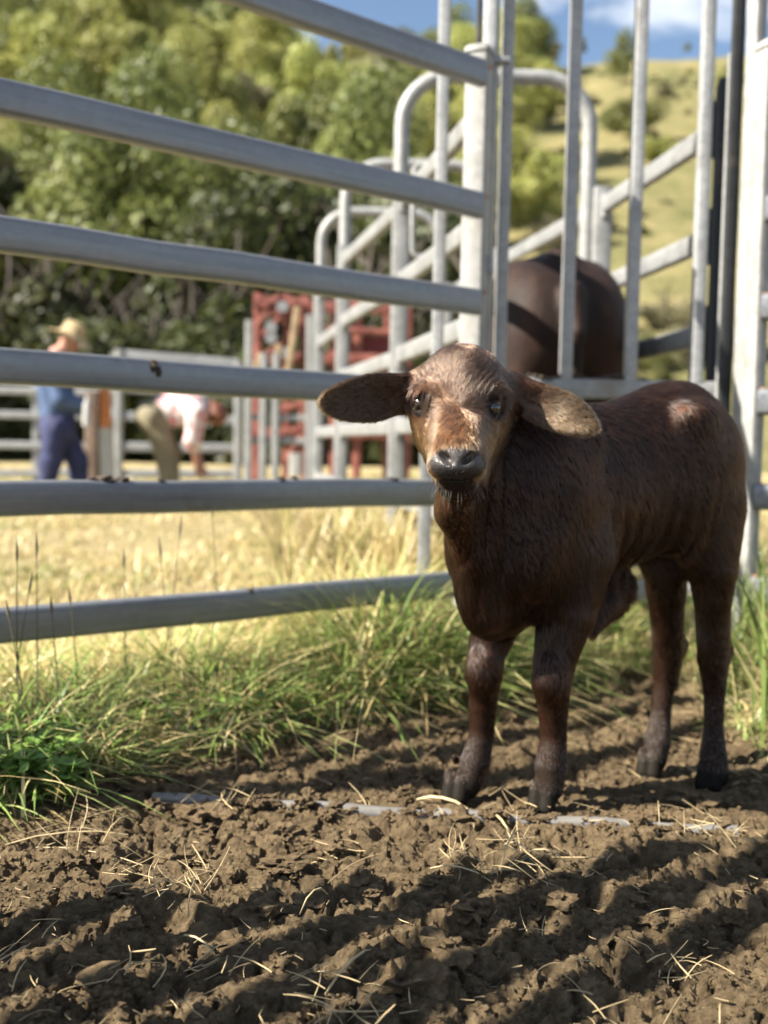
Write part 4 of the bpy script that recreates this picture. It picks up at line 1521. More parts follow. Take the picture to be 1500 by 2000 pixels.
    if hairmat:
        parts = [('e', hd - fw * 0.012 + up * 0.035, (0.104, 0.088, 0.104), HX), ('e', hd - fw * 0.05 - up * 0.02, (0.062, 0.078, 0.09), HX)]
        v, f_ = field_mesh(parts, lo, hi, 0.010)
        child(mesh_np('hair', cloth(v, f_, 0.02, 30), f_, hairmat), root)
    return root


pz = 10.05
base = P(125, 975, pz)
bx = base[0]


def Q(px, py, dy=0.0):
    """a joint of a person about 10 m away, dy metres nearer (-) or farther (+)"""
    return P(px, py, pz + dy)


g0 = 0.03
J = dict(root=np.array([bx, pz, 0]), head=Q(136, 665), headup=(0.42, -0.05, 0.9), neck=Q(112, 692), chest=Q(107, 735), waist=Q(112, 805),
         shl=Q(108, 706, 0.19), shr=Q(104, 708, -0.19), ell=Q(128, 775, 0.20), elr=Q(118, 778, -0.22), wrl=Q(160, 800, 0.08), wrr=Q(160, 792, -0.12),
         hipl=Q(117, 838, 0.10), hipr=Q(110, 838, -0.10), knl=Q(150, 898, 0.11), knr=Q(100, 900, -0.10),
         anl=np.array([Q(152, 970)[0], pz + 0.12, 0.11]), anr=np.array([Q(92, 970)[0], pz - 0.11, 0.11]), toe=np.array([0.95, -0.2, 0.0]))
person('person in a straw hat, blue shirt and navy trousers standing with head bowed', J,
       dict(trousers=M['trousers_navy'], shirt=M['shirt_blue'], sleeve=0.9), hat=M['straw_hat'], face=(0.92, -0.2, -0.42))
pz = 10.3
J = dict(root=np.array([Q(330, 960)[0], pz, 0]), head=Q(416, 808), headup=(0.80, 0.0, -0.45), neck=Q(396, 798), chest=Q(372, 797), waist=Q(325, 803),
         shl=Q(387, 804, 0.17), shr=Q(384, 807, -0.18), ell=Q(376, 856, 0.18), elr=Q(376, 860, -0.20), wrl=Q(394, 908, 0.08), wrr=Q(384, 908, -0.10),
         hipl=Q(302, 812, 0.10), hipr=Q(298, 815, -0.10), knl=Q(335, 880, 0.12), knr=Q(322, 882, -0.10),
         anl=np.array([Q(322, 970)[0], pz + 0.14, 0.11]), anr=np.array([Q(342, 970)[0], pz - 0.10, 0.11]), toe=np.array([0.95, -0.2, 0.0]))
person('person in khaki trousers and a pink and white shirt bending over towards the ground', J,
       dict(trousers=M['trousers_khaki'], shirt=M['shirt_pink'], sleeve=0.25), hairmat=M['hair'], face=(0.45, -0.1, -0.85))


# ------------------------------------------------------------------ trees
def leaf_mat(name, a, b, trans=0.35):
    m, t, p = new_mat(name)
    at = t.nodes.new('ShaderNodeAttribute')
    at.attribute_name = 'leaf'
    oi = t.nodes.new('ShaderNodeObjectInfo')
    c = mixc(t, at.outputs['Fac'], a, b)
    hs = t.nodes.new('ShaderNodeHueSaturation')
    mr = t.nodes.new('ShaderNodeMapRange')
    mr.inputs['To Min'].default_value = 0.75
    mr.inputs['To Max'].default_value = 1.3
    t.links.new(oi.outputs['Random'], mr.inputs['Value'])
    t.links.new(mr.outputs['Result'], hs.inputs['Value'])
    mh = t.nodes.new('ShaderNodeMapRange')
    mh.inputs['To Min'].default_value = 0.485
    mh.inputs['To Max'].default_value = 0.512
    t.links.new(oi.outputs['Random'], mh.inputs['Value'])
    t.links.new(mh.outputs['Result'], hs.inputs['Hue'])
    t.links.new(c, hs.inputs['Color'])
    t.links.new(hs.outputs['Color'], p.inputs['Base Color'])
    p.inputs['Roughness'].default_value = 0.5
    p.inputs['Specular IOR Level'].default_value = 0.35
    tr = t.nodes.new('ShaderNodeBsdfTranslucent')
    t.links.new(hs.outputs['Color'], tr.inputs['Color'])
    ms = t.nodes.new('ShaderNodeMixShader')
    ms.inputs['Fac'].default_value = trans
    t.links.new(p.outputs['BSDF'], ms.inputs[1])
    t.links.new(tr.outputs['BSDF'], ms.inputs[2])
    t.links.new(ms.outputs['Shader'], t.nodes['Material Output'].inputs['Surface'])
    return m


LM = {'dark': leaf_mat('shade_toned_foliage', (0.018, 0.028, 0.010), (0.075, 0.085, 0.028)),  # leaf colour darkened to stand in for the shade under the trees
      'lime': leaf_mat('lime_foliage', (0.19, 0.22, 0.055), (0.42, 0.42, 0.13)),
      'deep': leaf_mat('deep_green_foliage', (0.065, 0.085, 0.028), (0.23, 0.24, 0.07)),
      'olive': leaf_mat('olive_foliage', (0.16, 0.155, 0.08), (0.38, 0.35, 0.20))}


def crown_mesh(seed, lobes, rx, rz, n, size):
    r_ = np.random.default_rng(seed)
    C_ = []
    for i in range(lobes):
        d = unit(r_.normal(0, 1, 3))
        C_.append(d * np.array([rx, rx, rz]) * r_.uniform(0.25, 0.95))
    C_ = np.array(C_)
    R_ = rx * r_.uniform(0.20, 0.55, lobes)
    i = r_.integers(0, lobes, n)
    d = unit(r_.normal(0, 1, (n, 3)) + np.array([0, 0, 0.25]))
    pos = C_[i] + d * (R_[i] * r_.uniform(0.55, 1.08, n) ** 0.6)[:, None]
    nr = unit(d + r_.normal(0, 0.55, (n, 3)))
    a = unit(np.cross(nr, r_.normal(0, 1, (n, 3))))
    b_ = np.cross(nr, a)
    s = (size * r_.uniform(0.6, 1.5, n))[:, None]
    V = np.stack([pos - a * s, pos - b_ * s * 0.5 + nr * s * 0.15, pos + a * s, pos + b_ * s * 0.5 - nr * s * 0.1], 1).reshape(-1, 3)
    F = np.arange(4 * n).reshape(n, 4)
    lf = np.clip(r_.uniform(0, 1, lobes)[i] * 0.5 + r_.uniform(0, 1, n) * 0.5, 0, 1)
    return V, F, np.repeat(lf, 4)


CROWNS = {}
for kind, sd, args in (('lime', 1, (15, 4.9, 4.1, 11500, 0.18)), ('lime', 2, (12, 4.5, 4.5, 10500, 0.18)), ('deep', 3, (14, 4.6, 3.9, 11000, 0.18)),
                       ('deep', 4, (15, 4.8, 4.5, 11500, 0.18)), ('dark', 7, (12, 4.6, 3.9, 12000, 0.25)), ('dark', 8, (13, 4.6, 4.2, 12500, 0.25)), ('olive', 5, (11, 4.4, 4.9, 8500, 0.18)), ('olive', 6, (12, 4.6, 4.2, 9000, 0.18))):
    V, F, lf = crown_mesh(sd, *args)
    o = mesh_np('crown', V, F, LM[kind], smooth=False, link=False)
    vcol(o, 'leaf', np.stack([lf] * 3, 1))
    CROWNS.setdefault(kind, []).append(o.data)


def trunk_mesh(seed, H):
    r_ = np.random.default_rng(seed)
    b = MB()
    pts = [np.array([0, 0, -1.0]), np.array([0.05, 0, H * 0.3]), np.array([0.15 * r_.normal(), 0.15 * r_.normal(), H * 0.7]), np.array([0.2, 0.1, H])]
    b.tube(pts, 0.26, 8, scales=[1.2, 1, 0.75, 0.35])
    for i in range(5):
        st = pts[1] + (pts[3] - pts[1]) * (0.25 + 0.14 * i)
        d = np.array([math.cos(i * 2.4), math.sin(i * 2.4), 0.75])
        b.tube([st, st + d * 1.3, st + d * 2.6 + np.array([0, 0, 0.5])], 0.11, 6, scales=[1, 0.7, 0.3])
    return b


TRUNKS = []
for sd, H in ((1, 6.5), (2, 7.5)):
    o = trunk_mesh(sd, H).build('trunk', M['bark'])
    COL.objects.unlink(o)
    TRUNKS.append((o.data, H))


def tree(x, y, z, kind, label, group, sc=1.0, squash=1.0, cat='tree', name='tree', low=0.0):
    th = thing(name, label, cat, (x, y, z), group)
    th.rotation_euler = (0, 0, rng.uniform(0, 6.28))
    th.scale = (sc, sc, sc * squash)
    td, H = TRUNKS[rng.integers(0, 2)]
    tr_ = bpy.data.objects.new('trunk', td)
    cw = bpy.data.objects.new('crown', CROWNS[kind][rng.integers(0, 2)])
    for o in (tr_, cw):
        COL.objects.link(o)
        o.parent = th
    cw.location = (0, 0, H * (1 - low) + 0.4)
    return th


KL = {'lime': ('bright yellow-green tree among the many covering the left hillside', 'yellow-green trees on the wooded hillside'),
      'deep': ('deep green tree among the many covering the left hillside', 'deep green trees on the wooded hillside'),
      'olive': ('grey-olive thin-leaved tree among the many covering the left hillside', 'grey-olive trees on the wooded hillside')}
placed = []
y = 46.0
while y < 180:
    az = -0.42
    step = 5.3
    while az * y < 0.155 * y:
        az += step / y
        edge = 0.115 + 0.05 * (fbm(np.array([y * 0.05]), np.array([2.0]))[0] - 0.5) + (0.04 if y > 120 else 0.0) - (0.035 if y < 70 else 0)
        if az > edge:
            break
        x, yy = az * y + rng.normal(0, 1.3), y + rng.normal(0, 1.7)
        g_ = fbm(np.array([x * 0.05 + 9]), np.array([yy * 0.05 + 4]), oct=2)[0] + rng.normal(0, 0.10)
        kind = 'lime' if g_ > 0.46 else ('deep' if g_ < 0.38 else 'olive')
        if y < 54:
            kind = 'deep' if rng.random() < 0.8 else 'olive'
        z = float(hill_h(np.array([x]), np.array([yy]))[0])
        placed.append((x, yy, z, kind, rng.uniform(0.42, 0.95) * (1 if yy < 140 else 0.72)))
    y += 5.6 + y * 0.018
for (x, yy, z, kind, s_) in placed:
    tree(x, yy, z, kind, KL[kind][0], KL[kind][1], s_, rng.uniform(0.7, 1.45), low=0.15)


def hill_at(px, py):
    """where the ray through a picture point meets the hill"""
    d = ray(px, py)
    for Yq in np.arange(34, 320, 0.5):
        q = CPOS + d * (Yq / d[1])
        if q[2] <= hill_h(np.array([q[0]]), np.array([q[1]]))[0]:
            return q
    return q


for (px, py, kind, sc, sq, label, name, cat) in (
        (1217, 165, 'deep', 0.50, 1.35, 'tall dark tree on the crest of the pasture between two gate bars', 'tree', 'tree'),
        (1052, 130, 'deep', 0.85, 1.0, 'round dark tree near the crest at the edge of the wood', 'tree', 'tree'),
        (1012, 150, 'deep', 1.15, 1.0, 'broad dark tree at the top edge of the wood beside the gate bar', 'tree', 'tree'),
        (1085, 118, 'olive', 0.6, 1.0, 'small olive tree under the cloud on the crest', 'tree', 'tree'),
        (1128, 112, 'deep', 0.62, 1.1, 'small dark tree on the skyline behind the second gate bar', 'tree', 'tree'),
        (1343, 100, 'deep', 0.30, 0.8, 'tiny lone tree on the bare skyline of the pasture', 'tree', 'tree'),
        (1236, 275, 'deep', 0.55, 1.0, 'round dark tree halfway up the open pasture', 'tree', 'tree'),
        (1205, 260, 'deep', 0.38, 1.0, 'smaller dark tree beside the round one on the open pasture', 'tree', 'tree'),
        (1283, 315, 'lime', 0.45, 0.8, 'low bright bush below the dark trees on the pasture', 'bush', 'bush'),
        (1300, 190, 'olive', 0.35, 0.7, 'low scrubby bush high on the pasture', 'bush', 'bush'),
        (1425, 165, 'deep', 0.40, 0.9, 'dark bush high on the pasture beside the dark channel post', 'bush', 'bush'),
        (1410, 210, 'deep', 0.32, 0.9, 'dark bush below another, beside the dark channel post', 'bush', 'bush'),
        (1160, 205, 'olive', 0.30, 0.7, 'pale scrub under the crest trees', 'bush', 'bush'),
        (1045, 470, 'lime', 0.52, 1.2, 'bright green bushy tree at the foot of the pasture behind the cow', 'tree', 'tree'),
        (1075, 490, 'olive', 0.35, 1.0, 'olive bush at the foot of the pasture behind the cow', 'bush', 'bush'),
        (1175, 480, 'olive', 0.22, 1.0, 'small olive bush at the foot of the pasture near the tallest hoop', 'bush', 'bush'),
        (1300, 640, 'olive', 0.38, 0.8, 'grey scrub at the foot of the pasture right of the cow', 'bush', 'bush'),
        (1340, 720, 'olive', 0.36, 0.8, 'grey scrub low down between the gate bars', 'bush', 'bush'),
        (1255, 720, 'deep', 0.26, 0.8, 'dark scrub low down behind the gate bars', 'bush', 'bush'),
        (1440, 700, 'olive', 0.36, 0.9, 'grey scrub low down at the right edge', 'bush', 'bush')):
    q = hill_at(px, py)
    tree(q[0], q[1], q[2], kind, label, None, sc, sq, cat, name, low=0.75 if name == 'bush' else 0.35)
k_ = 0
while k_ < 60:
    yq = rng.uniform(45, 165)
    xq = yq * rng.uniform(0.13, 0.40)
    if fbm(np.array([xq * 0.05]), np.array([yq * 0.05 + 3]), oct=2)[0] < 0.42:
        continue
    k_ += 1
    tree(xq, yq, float(hill_h(np.array([xq]), np.array([yq]))[0]), ['olive', 'lime', 'olive', 'deep'][k_ % 4], 'low scrub bush dotted over the open pasture slope',
         'scrub over the pasture', rng.uniform(0.07, 0.20), rng.uniform(0.5, 0.9), 'bush', 'bush', low=0.85)
# thicket along the foot of the wood, its shade put into darker leaves
for i in range(34):
    if i % 2 == 0:
        xx, y2 = -21 + i * 0.75 + rng.normal(0, 0.5), 45 + rng.normal(0, 1.5)
        tree(xx, y2, float(hill_h(np.array([xx]), np.array([y2]))[0]), 'dark' if i % 4 else 'deep', 'shaded dark tree standing at the foot of the wooded hill',
             'dark trees at the foot of the wood', rng.uniform(0.75, 0.98), rng.uniform(0.9, 1.15), low=0.3)
    x = -19 + i * 0.70 + rng.normal(0, 0.3)
    yy = 36.5 + rng.normal(0, 1.6)
    tree(x, yy, -0.1, 'dark', 'bush with shade-coloured leaves in the thicket along the foot of the wooded hill',
         'bushes along the foot of the wood', rng.uniform(0.66, 0.92), rng.uniform(0.9, 1.2), 'bush', 'bush', low=0.72)


# ------------------------------------------------------------------ grass
def grass_mat(name, trans=0.35):
    m, t, p = new_mat(name)
    at = t.nodes.new('ShaderNodeAttribute')
    at.attribute_name = 'blade'
    t.links.new(at.outputs['Color'], p.inputs['Base Color'])
    p.inputs['Roughness'].default_value = 0.42
    p.inputs['Specular IOR Level'].default_value = 0.5
    tr = t.nodes.new('ShaderNodeBsdfTranslucent')
    t.links.new(at.outputs['Color'], tr.inputs['Color'])
    ms = t.nodes.new('ShaderNodeMixShader')
    ms.inputs['Fac'].default_value = trans
    t.links.new(p.outputs['BSDF'], ms.inputs[1])
    t.links.new(tr.outputs['BSDF'], ms.inputs[2])
    t.links.new(ms.outputs['Shader'], t.nodes['Material Output'].inputs['Surface'])
    return m


M['grass'] = grass_mat('grass_blades')


def blades(name, x, y, L, w, cols, bend, seg=4, zoff=0.0, az=None):
    n = len(x)
    az = rng.uniform(0, 2 * math.pi, n) if az is None else az
    hd = np.stack([np.cos(az), np.sin(az)], 1)
    sd = np.stack([-hd[:, 1], hd[:, 0]], 1)
    z0 = ground_z(x, y) - 0.008 + zoff
    V = np.zeros((n, (seg + 1) * 2, 3))
    for i in range(seg + 1):
        q = i / seg
        out = L * bend * q ** 1.7
        zz = L * np.sqrt(np.clip(1 - (bend * 0.8) ** 2, 0.05, 1)) * q - 0.25 * L * bend * q ** 3
        hw = w * (1 - q ** 2.2) * 0.5 + 0.0002
        cx = x + hd[:, 0] * out
        cy = y + hd[:, 1] * out
        for s_, k in ((-1, 0), (1, 1)):
            V[:, 2 * i + k, 0] = cx + s_ * sd[:, 0] * hw
            V[:, 2 * i + k, 1] = cy + s_ * sd[:, 1] * hw
            V[:, 2 * i + k, 2] = z0 + zz
    F = []
    for i in range(seg):
        F.append([2 * i, 2 * i + 1, 2 * i + 3, 2 * i + 2])
    F = (np.array(F)[None] + (np.arange(n) * (seg + 1) * 2)[:, None, None]).reshape(-1, 4)
    o = mesh_np(name, V.reshape(-1, 3), F, M['grass'], smooth=True)
    vcol(o, 'blade', np.repeat(cols, (seg + 1) * 2, 0))
    o['kind'] = 'stuff'
    return o


def pick(n, pal, w):
    c = np.array(pal)[rng.choice(len(pal), n, p=np.array(w) / sum(w))]
    return c * rng.uniform(0.7, 1.3, (n, 1))


GREEN = [(0.11, 0.18, 0.045), (0.19, 0.26, 0.065), (0.29, 0.33, 0.12), (0.52, 0.44, 0.22), (0.34, 0.26, 0.12)]
DRY = [(0.56, 0.45, 0.23), (0.48, 0.39, 0.19), (0.36, 0.34, 0.13), (0.26, 0.29, 0.10), (0.64, 0.54, 0.32)]
# long green and dry grass along the foot of the left fence and behind the calf
n = 90000
x, y = rng.uniform(-1.7, 1.9, n), rng.uniform(1.75, 4.2, n)
d = fence_d(x, y)
gmk = grass_mask(x, y)
clump = fbm(x * 4.5, y * 4.5, oct=3)
keep = (rng.random(n) < gmk * np.clip((clump - 0.30) * 3.2, 0.12, 1)) & (d > -0.55) & (np.abs(x) < 0.46 * y)
x, y, d, clump = x[keep], y[keep], d[keep], clump[keep]
n = len(x)
tall = np.clip((clump - 0.3) * 2.0, 0.15, 1.1) * np.clip((0.42 - d) / 0.25, 0.28, 1)
mid = np.exp(-((x - 0.12) / 0.42) ** 2) * np.clip((0.42 - d) / 0.2, 0, 1)
L = (0.09 + 0.22 * tall + 0.13 * mid) * rng.uniform(0.3, 1.35, n)
dry = np.clip((-d + 0.05) / 0.4, 0, 1)
c1 = pick(n, GREEN, (3, 4, 3.5, 2.4, 1.4))
c2 = pick(n, DRY, (3, 3, 2, 2, 1))
cols = np.where((rng.random(n) < dry)[:, None], c2, c1)
bnd = 0.2 + 1.0 * rng.random(n) ** 0.5
blades('grass', x, y, L * (0.45 + 0.75 * bnd), rng.uniform(0.003, 0.0085, n), cols * 1.35, bnd, 6, az=rng.uniform(0, 6.2832, n))
# tangled dead stalks lying over it
n = 12000
x, y = rng.uniform(-1.3, 1.6, n), rng.uniform(1.8, 3.6, n)
d = fence_d(x, y)
keep = (rng.random(n) < np.clip(grass_mask(x, y), 0, 1)) & (d > -0.3) & (np.abs(x) < 0.44 * y)
x, y = x[keep], y[keep]
n = len(x)
blades('grass', x, y, rng.uniform(0.08, 0.22, n), rng.uniform(0.0015, 0.004, n), pick(n, [(0.56, 0.47, 0.26), (0.48, 0.38, 0.19), (0.62, 0.56, 0.36)], (3, 3, 1)),
       rng.uniform(0.8, 1.2, n), 5, zoff=0.02)
# dry pasture beyond the fence
n = 130000
y = 2.6 * np.exp(rng.uniform(0, 1, n) * math.log(24 / 2.6))
x = rng.uniform(-0.46, 0.46, n) * y
d = fence_d(x, y)
keep = (d < -0.1) & (rng.random(n) < np.clip((fbm(x * 2.2, y * 2.2, oct=3) - 0.36) * 3.2, 0.06, 1))
x, y = x[keep], y[keep]
n = len(x)
g_ = fbm(x * 0.8 + 4, y * 0.8, oct=3)
cols = np.where((rng.random(n) < np.clip((g_ - 0.38) * 3.0, 0.05, 0.9))[:, None], pick(n, DRY, (1, 1, 3, 3, 0.4)), pick(n, DRY, (4, 3, 1, 0.4, 2)))
blades('grass', x, y, (0.03 + 0.07 * rng.random(n) ** 2) * (1 + 0.04 * y), 0.003 + 0.0014 * y, cols, rng.uniform(0.5, 1.0, n), 3)
# taller yellow grass round the feet of the race and the crush
n = 7000
px = rng.uniform(540, 905, n)
y = rng.uniform(4.0, 8.2, n)
x = (px - 750) / F_PX * y
keep = rng.random(n) < np.clip((fbm(x * 3, y * 3, oct=2) - 0.35) * 4, 0.05, 1)
x, y = x[keep], y[keep]
n = len(x)
blades('grass', x, y, rng.uniform(0.25, 0.55, n), rng.uniform(0.008, 0.016, n), pick(n, DRY, (4, 4, 3, 1, 3)), rng.uniform(0.15, 0.9, n), 5)
# tall grass behind the calf on the right
n = 5000
x, y = rng.uniform(0.84, 1.9, n), rng.uniform(2.35, 3.9, n)
keep = (rng.random(n) < np.clip((fbm(x * 5, y * 5, oct=2) - 0.2) * 3, 0.1, 1)) & (x > 0.30 * y)
x, y = x[keep], y[keep]
n = len(x)
blades('grass', x, y, rng.uniform(0.15, 0.50, n), rng.uniform(0.004, 0.010, n), pick(n, GREEN, (3, 4, 4, 2.5, 1)), rng.uniform(0.2, 0.98, n), 5)

# thin dark seed stalks standing up in front of the left fence
b = MB()
sv = []
for px, py0, py1, Yq in ((38, 1250, 1100, 2.15), (52, 1290, 1160, 2.15), (70, 1240, 1090, 2.2), (18, 1330, 1210, 2.1), (240, 1280, 1110, 2.45), (300, 1230, 1090, 2.5),
                         (330, 1200, 1050, 2.6), (395, 1040, 1010, 2.7), (150, 1260, 1180, 2.3), (560, 1190, 1090, 2.8), (655, 1150, 1040, 2.9), (110, 1300, 1200, 2.2)):
    a = P(px, py0 + 160, Yq)
    a[2] = ground_z(np.array([a[0]]), np.array([a[1]]))[0]
    c = P(px + rng.normal(0, 14), py1, Yq)
    mid = (a + c) / 2 + np.array([rng.normal(0, 0.015), 0, 0])
    b.tube([a, mid, c], 0.0016, 5, scales=[1.1, 1, 0.6])
    b.tube([c, c + (c - mid) * 0.10, c + (c - mid) * 0.28], 0.0034, 6, scales=[0.4, 1, 0.2])
o = b.build('seed_stalks', simple('dry_seed_stalk', (0.10, 0.085, 0.05), 0.8, 0, 0.3, 30))
o['kind'] = 'stuff'

# clover and small broad leaves at the lower left
lv, lfc, lcol = [], [], []


def leaflet(c, nrm, ax, Lq, Wq, col):
    nrm, ax = unit(nrm), unit(ax)
    sd = np.cross(nrm, ax)
    k = len(lv)
    for a_, b_, h_ in ((0, 0, 0), (0.35, -0.5, 0.10), (0.75, -0.46, 0.06), (1.0, 0, -0.05), (0.75, 0.46, 0.06), (0.35, 0.5, 0.10)):
        lv.append(c + ax * a_ * Lq + sd * b_ * Wq + nrm * h_ * Wq)
        lcol.append(col)
    lfc.append((k, k + 1, k + 2, k + 3))
    lfc.append((k, k + 3, k + 4, k + 5))


for i in range(620):
    if i < 330:
        q = G(rng.uniform(-40, 150), rng.uniform(1480, 1590))
        hgt = rng.uniform(0.03, 0.085)
    else:
        q = G(rng.uniform(-60, 560), rng.uniform(1330, 1530))
        if grass_mask(np.array([q[0]]), np.array([q[1]]))[0] < 0.5:
            continue
        hgt = rng.uniform(0.01, 0.09)
    z0 = ground_z(np.array([q[0]]), np.array([q[1]]))[0]
    c = np.array([q[0], q[1], z0 + hgt])
    col = np.array([(0.15, 0.26, 0.05), (0.24, 0.36, 0.08), (0.10, 0.19, 0.045)][rng.integers(0, 3)]) * rng.uniform(0.8, 1.25)
    a0 = rng.uniform(0, 6.28)
    s_ = rng.uniform(0.013, 0.026)
    for k in range(3):
        a_ = a0 + k * 2.1
        ax = np.array([math.cos(a_), math.sin(a_), rng.uniform(-0.3, 0.5)])
        leaflet(c, np.array([rng.normal(0, 0.25), rng.normal(0, 0.25), 1]), ax, s_, s_ * 0.9, col)
o = mesh_np('clover', np.array(lv), np.array(lfc), M['grass'], smooth=False)
vcol(o, 'blade', np.array(lcol))
o['kind'] = 'stuff'

# ------------------------------------------------------------------ loose soil: clods and crumbs
v2, f2_ = ico(2)
v3, f3_ = ico(3)
cvs, cfs, nn_ = [], [], 0


def add_clod(x, y, r, sub, lift=0.0):
    global nn_
    v_, f_ = (v3, f3_) if sub == 3 else (v2, f2_)
    s = rng.integers(0, 1000)
    k = fbm(v_[:, 0] * 1.6 + s, v_[:, 1] * 1.6, v_[:, 2] * 1.6, 2) - 0.5
    k2 = np.abs(fbm(v_[:, 0] * 4.5 + s, v_[:, 1] * 4.5, v_[:, 2] * 4.5, 2) - 0.5)
    w = v_ * (1 + 1.7 * k - 2.0 * k2)[:, None] * rng.uniform(0.86, 1.14, (len(v_), 1)) * r * np.array([rng.uniform(0.7, 1.6), rng.uniform(0.7, 1.6), rng.uniform(0.45, 0.9)])
    a = rng.uniform(0, 6.28)
    R_ = np.array([[math.cos(a), -math.sin(a), 0], [math.sin(a), math.cos(a), 0], [0, 0, 1]])
    z = ground_z(np.array([x]), np.array([y]))[0]
    cvs.append(w @ R_.T + np.array([x, y, z + r * 0.15 + lift]))
    cfs.append(np.array(f_) + nn_)
    nn_ += len(v_)


for i in range(1100):
    y = rng.uniform(1.12, 2.9)
    x = rng.uniform(-0.40, 0.46) * y
    if grass_mask(np.array([x]), np.array([y]))[0] > 0.6:
        continue
    if min(math.hypot(x - h[0], y - h[1]) for h in HOOVES) < 0.055:
        continue
    r = 0.0022 * math.exp(rng.exponential(0.72))
    add_clod(x, y, min(r, 0.022), 3 if r > 0.007 else 2)
for px in list(range(425, 560, 14)) + list(range(655, 700, 13)) + list(range(940, 1090, 14)) + list(range(1240, 1335, 14)) + list(range(300, 345, 14)) + list(range(590, 625, 12)) + list(range(800, 850, 13)) + [1150, 1180, 1192, 1420, 1435]:
    q = G(px, 1556 + (px - 285) * 0.0586 + rng.normal(0, 5))
    add_clod(q[0], q[1], rng.uniform(0.010, 0.017), 3, 0.009)
    for k in range(3):
        add_clod(q[0] + rng.normal(0, 0.012), q[1] + rng.normal(0, 0.010), rng.uniform(0.004, 0.009), 3, 0.009)
for px, py, r in ((375, 1600, 0.024), (420, 1595, 0.020), (545, 1690, 0.022), (925, 1790, 0.026), (945, 1815, 0.022), (870, 1870, 0.030), (1190, 1800, 0.020),
                  (1195, 1830, 0.016), (780, 1925, 0.034), (1215, 1665, 0.013), (700, 1710, 0.020), (610, 1640, 0.018), (590, 1760, 0.016), (150, 1700, 0.020),
                  (250, 1830, 0.018), (980, 1650, 0.016), (1380, 1560, 0.018), (1250, 1590, 0.016), (760, 1590, 0.014), (1040, 1920, 0.02), (1290, 1890, 0.016)):
    q = G(px, py)
    add_clod(q[0], q[1], r * 1.15, 3)
    for k in range(5):
        add_clod(q[0] + rng.normal(0, r * 1.3), q[1] + rng.normal(0, r * 1.3), r * rng.uniform(0.2, 0.5), 3)
ncr = 22000
y = 1.12 + 1.6 * rng.random(ncr) ** 1.5
x = rng.uniform(-0.40, 0.46, ncr) * y
keep = (grass_mask(x, y) < 0.6) & (fbm(x * 6, y * 6, oct=2) + rng.normal(0, 0.1, ncr) > 0.40)
x, y = x[keep], y[keep]
ncr = len(x)
v1, f1_ = ico(1)
f1_ = np.array(f1_)
tpl = np.stack([v1 * rng.uniform(0.5, 1.35, (len(v1), 1)) * rng.uniform(0.6, 1.3, 3) for _ in range(24)])
r = np.minimum(0.0012 * np.exp(rng.exponential(0.42, ncr)), 0.006)
V = tpl[rng.integers(0, 24, ncr)] * r[:, None, None]
a = rng.uniform(0, 6.28, ncr)
V = np.stack([V[..., 0] * np.cos(a)[:, None] - V[..., 1] * np.sin(a)[:, None], V[..., 0] * np.sin(a)[:, None] + V[..., 1] * np.cos(a)[:, None], V[..., 2] * 0.75], -1)
V += np.stack([x, y, ground_z(x, y) + r * 0.35], -1)[:, None, :]
cvs.append(V.reshape(-1, 3))
cfs.append((f1_[None] + (nn_ + np.arange(ncr) * len(v1))[:, None, None]).reshape(-1, 3))
m, t, p = new_mat('crumbly_soil')
f1 = noise_node(t, 14.0, 8, 0.62)
f2n = noise_node(t, 75.0, 6, 0.65)
t.links.new(mixc(t, 0.55, ramp(t, f1, [(0.30, (0.105, 0.070, 0.040)), (0.72, (0.27, 0.19, 0.11))]),
                 ramp(t, f2n, [(0.32, (0.06, 0.040, 0.021)), (0.70, (0.46, 0.345, 0.20))])), p.inputs['Base Color'])
p.inputs['Roughness'].default_value = 0.95
p.inputs['Specular IOR Level'].default_value = 0.15
bump(t, p, noise_node(t, 70, 12, 0.82), 1.0, 0.026)
o = mesh_np('soil_clods', np.concatenate(cvs), np.concatenate(cfs), m, smooth=False)
o['kind'] = 'stuff'

# ------------------------------------------------------------------ straw
b = MB()


def stalk(c, az, L, r, tilt=0.1, curve=0.2):
    d = np.array([math.cos(az), math.sin(az), tilt])
    s = np.array([-math.sin(az), math.cos(az), 0])
    pts = []
    for i in range(5):
        q = i / 4
        pts.append(c + d * L * (q - 0.5) + s * L * curve * math.sin(q * 2.6) + np.array([0, 0, 0.004 + 0.012 * abs(curve) * math.sin(q * 3.1) * L * 10]))
    b.tube(pts, r, 5, scales=[0.9, 1, 1, 0.85, 0.5])


def zc(q, up=0.006):
    return np.array([q[0], q[1], ground_z(np.array([q[0]]), np.array([q[1]]))[0] + up])


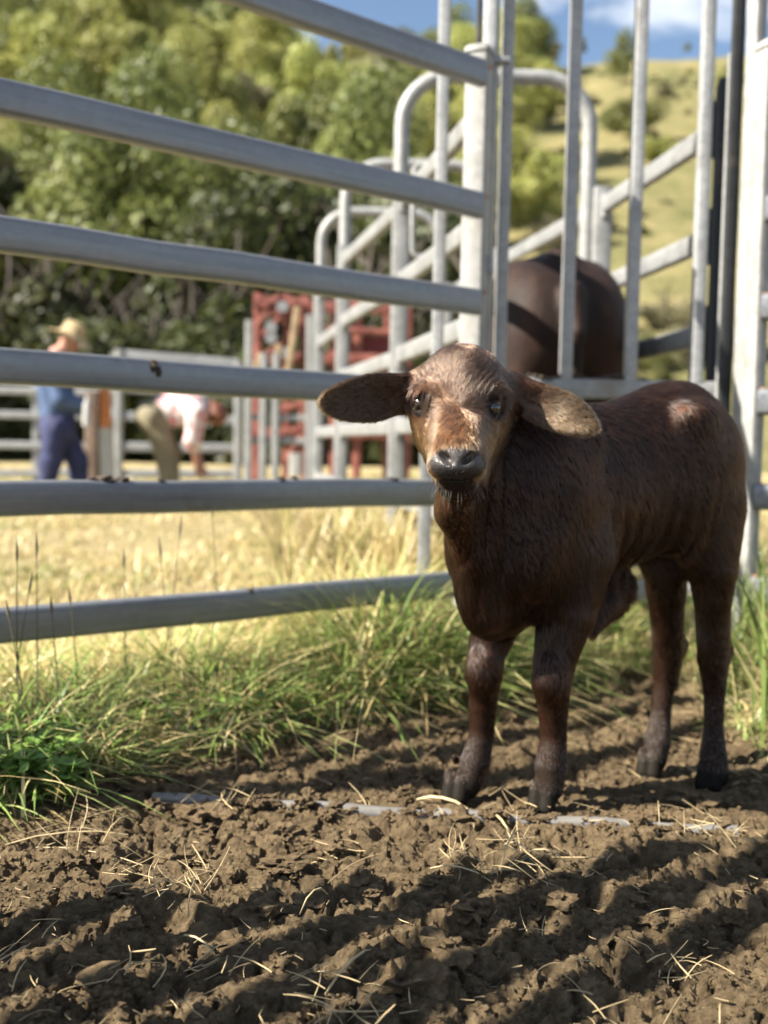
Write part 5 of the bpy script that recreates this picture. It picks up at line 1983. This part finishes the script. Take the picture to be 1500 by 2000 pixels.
for i in range(480):
    y = rng.uniform(1.12, 2.8)
    x = rng.uniform(-0.40, 0.46) * y
    if grass_mask(np.array([x]), np.array([y]))[0] > 0.7:
        continue
    stalk(zc((x, y), 0.007), rng.uniform(0, 3.14), min(0.012 * math.exp(rng.exponential(0.7)), 0.11), rng.uniform(0.0003, 0.0008), rng.normal(0.0, 0.22), rng.normal(0, 0.13))
for px, py, nst, spread, L in ((340, 1740, 26, 0.045, 0.075), (920, 1690, 16, 0.03, 0.06), (1040, 1690, 16, 0.05, 0.09), (1330, 1905, 12, 0.014, 0.05), (1150, 1985, 7, 0.02, 0.06),
                               (440, 1570, 16, 0.03, 0.07), (680, 1985, 18, 0.035, 0.06), (1395, 1640, 18, 0.03, 0.05), (985, 1590, 10, 0.03, 0.05), (120, 1650, 12, 0.06, 0.10),
                               (590, 1745, 6, 0.02, 0.05), (430, 1900, 8, 0.02, 0.05), (80, 1860, 8, 0.04, 0.06), (1380, 1500, 14, 0.04, 0.05), (210, 1930, 8, 0.03, 0.06)):
    q = G(px, py)
    for k in range(nst):
        stalk(zc((q[0] + rng.normal(0, spread), q[1] + rng.normal(0, spread)), 0.010 + 0.012 * rng.random()), rng.uniform(0, 3.14), L * rng.uniform(0.4, 1.2),
              rng.uniform(0.0004, 0.0010), rng.normal(0.2, 0.35), rng.normal(0, 0.12))
for (x0, y0, x1, y1, r, hgt) in ((10, 1665, 250, 1655, 0.0013, 0.012), (200, 1670, 265, 1615, 0.0012, 0.02), (70, 1655, 300, 1690, 0.0011, 0.01), (635, 1955, 735, 1850, 0.0019, 0.014),
                                 (815, 1560, 915, 1580, 0.0030, 0.012), (960, 1600, 1000, 1650, 0.0022, 0.014), (975, 1725, 1025, 1655, 0.0014, 0.03), (840, 1700, 960, 1730, 0.0012, 0.012),
                                 (1020, 1690, 1110, 1720, 0.0012, 0.02), (345, 1830, 420, 1870, 0.0014, 0.012), (585, 1780, 640, 1760, 0.0012, 0.02)):
    a, c = zc(G(x0, y0), 0.008), zc(G(x1, y1), 0.008)
    mid = (a + c) / 2 + np.array([0, 0, hgt])
    b.tube([a, (a + mid) / 2 + np.array([0, 0, hgt * 0.3]), mid, (mid + c) / 2 + np.array([0, 0, hgt * 0.3]), c], r, 6, scales=[0.8, 1, 1, 0.9, 0.5])
o = b.build('straw', simple('pale_straw', (0.40, 0.31, 0.17), 0.6, 0, 0.35, 25, 200, 0.1, 0.001))
o['kind'] = 'stuff'
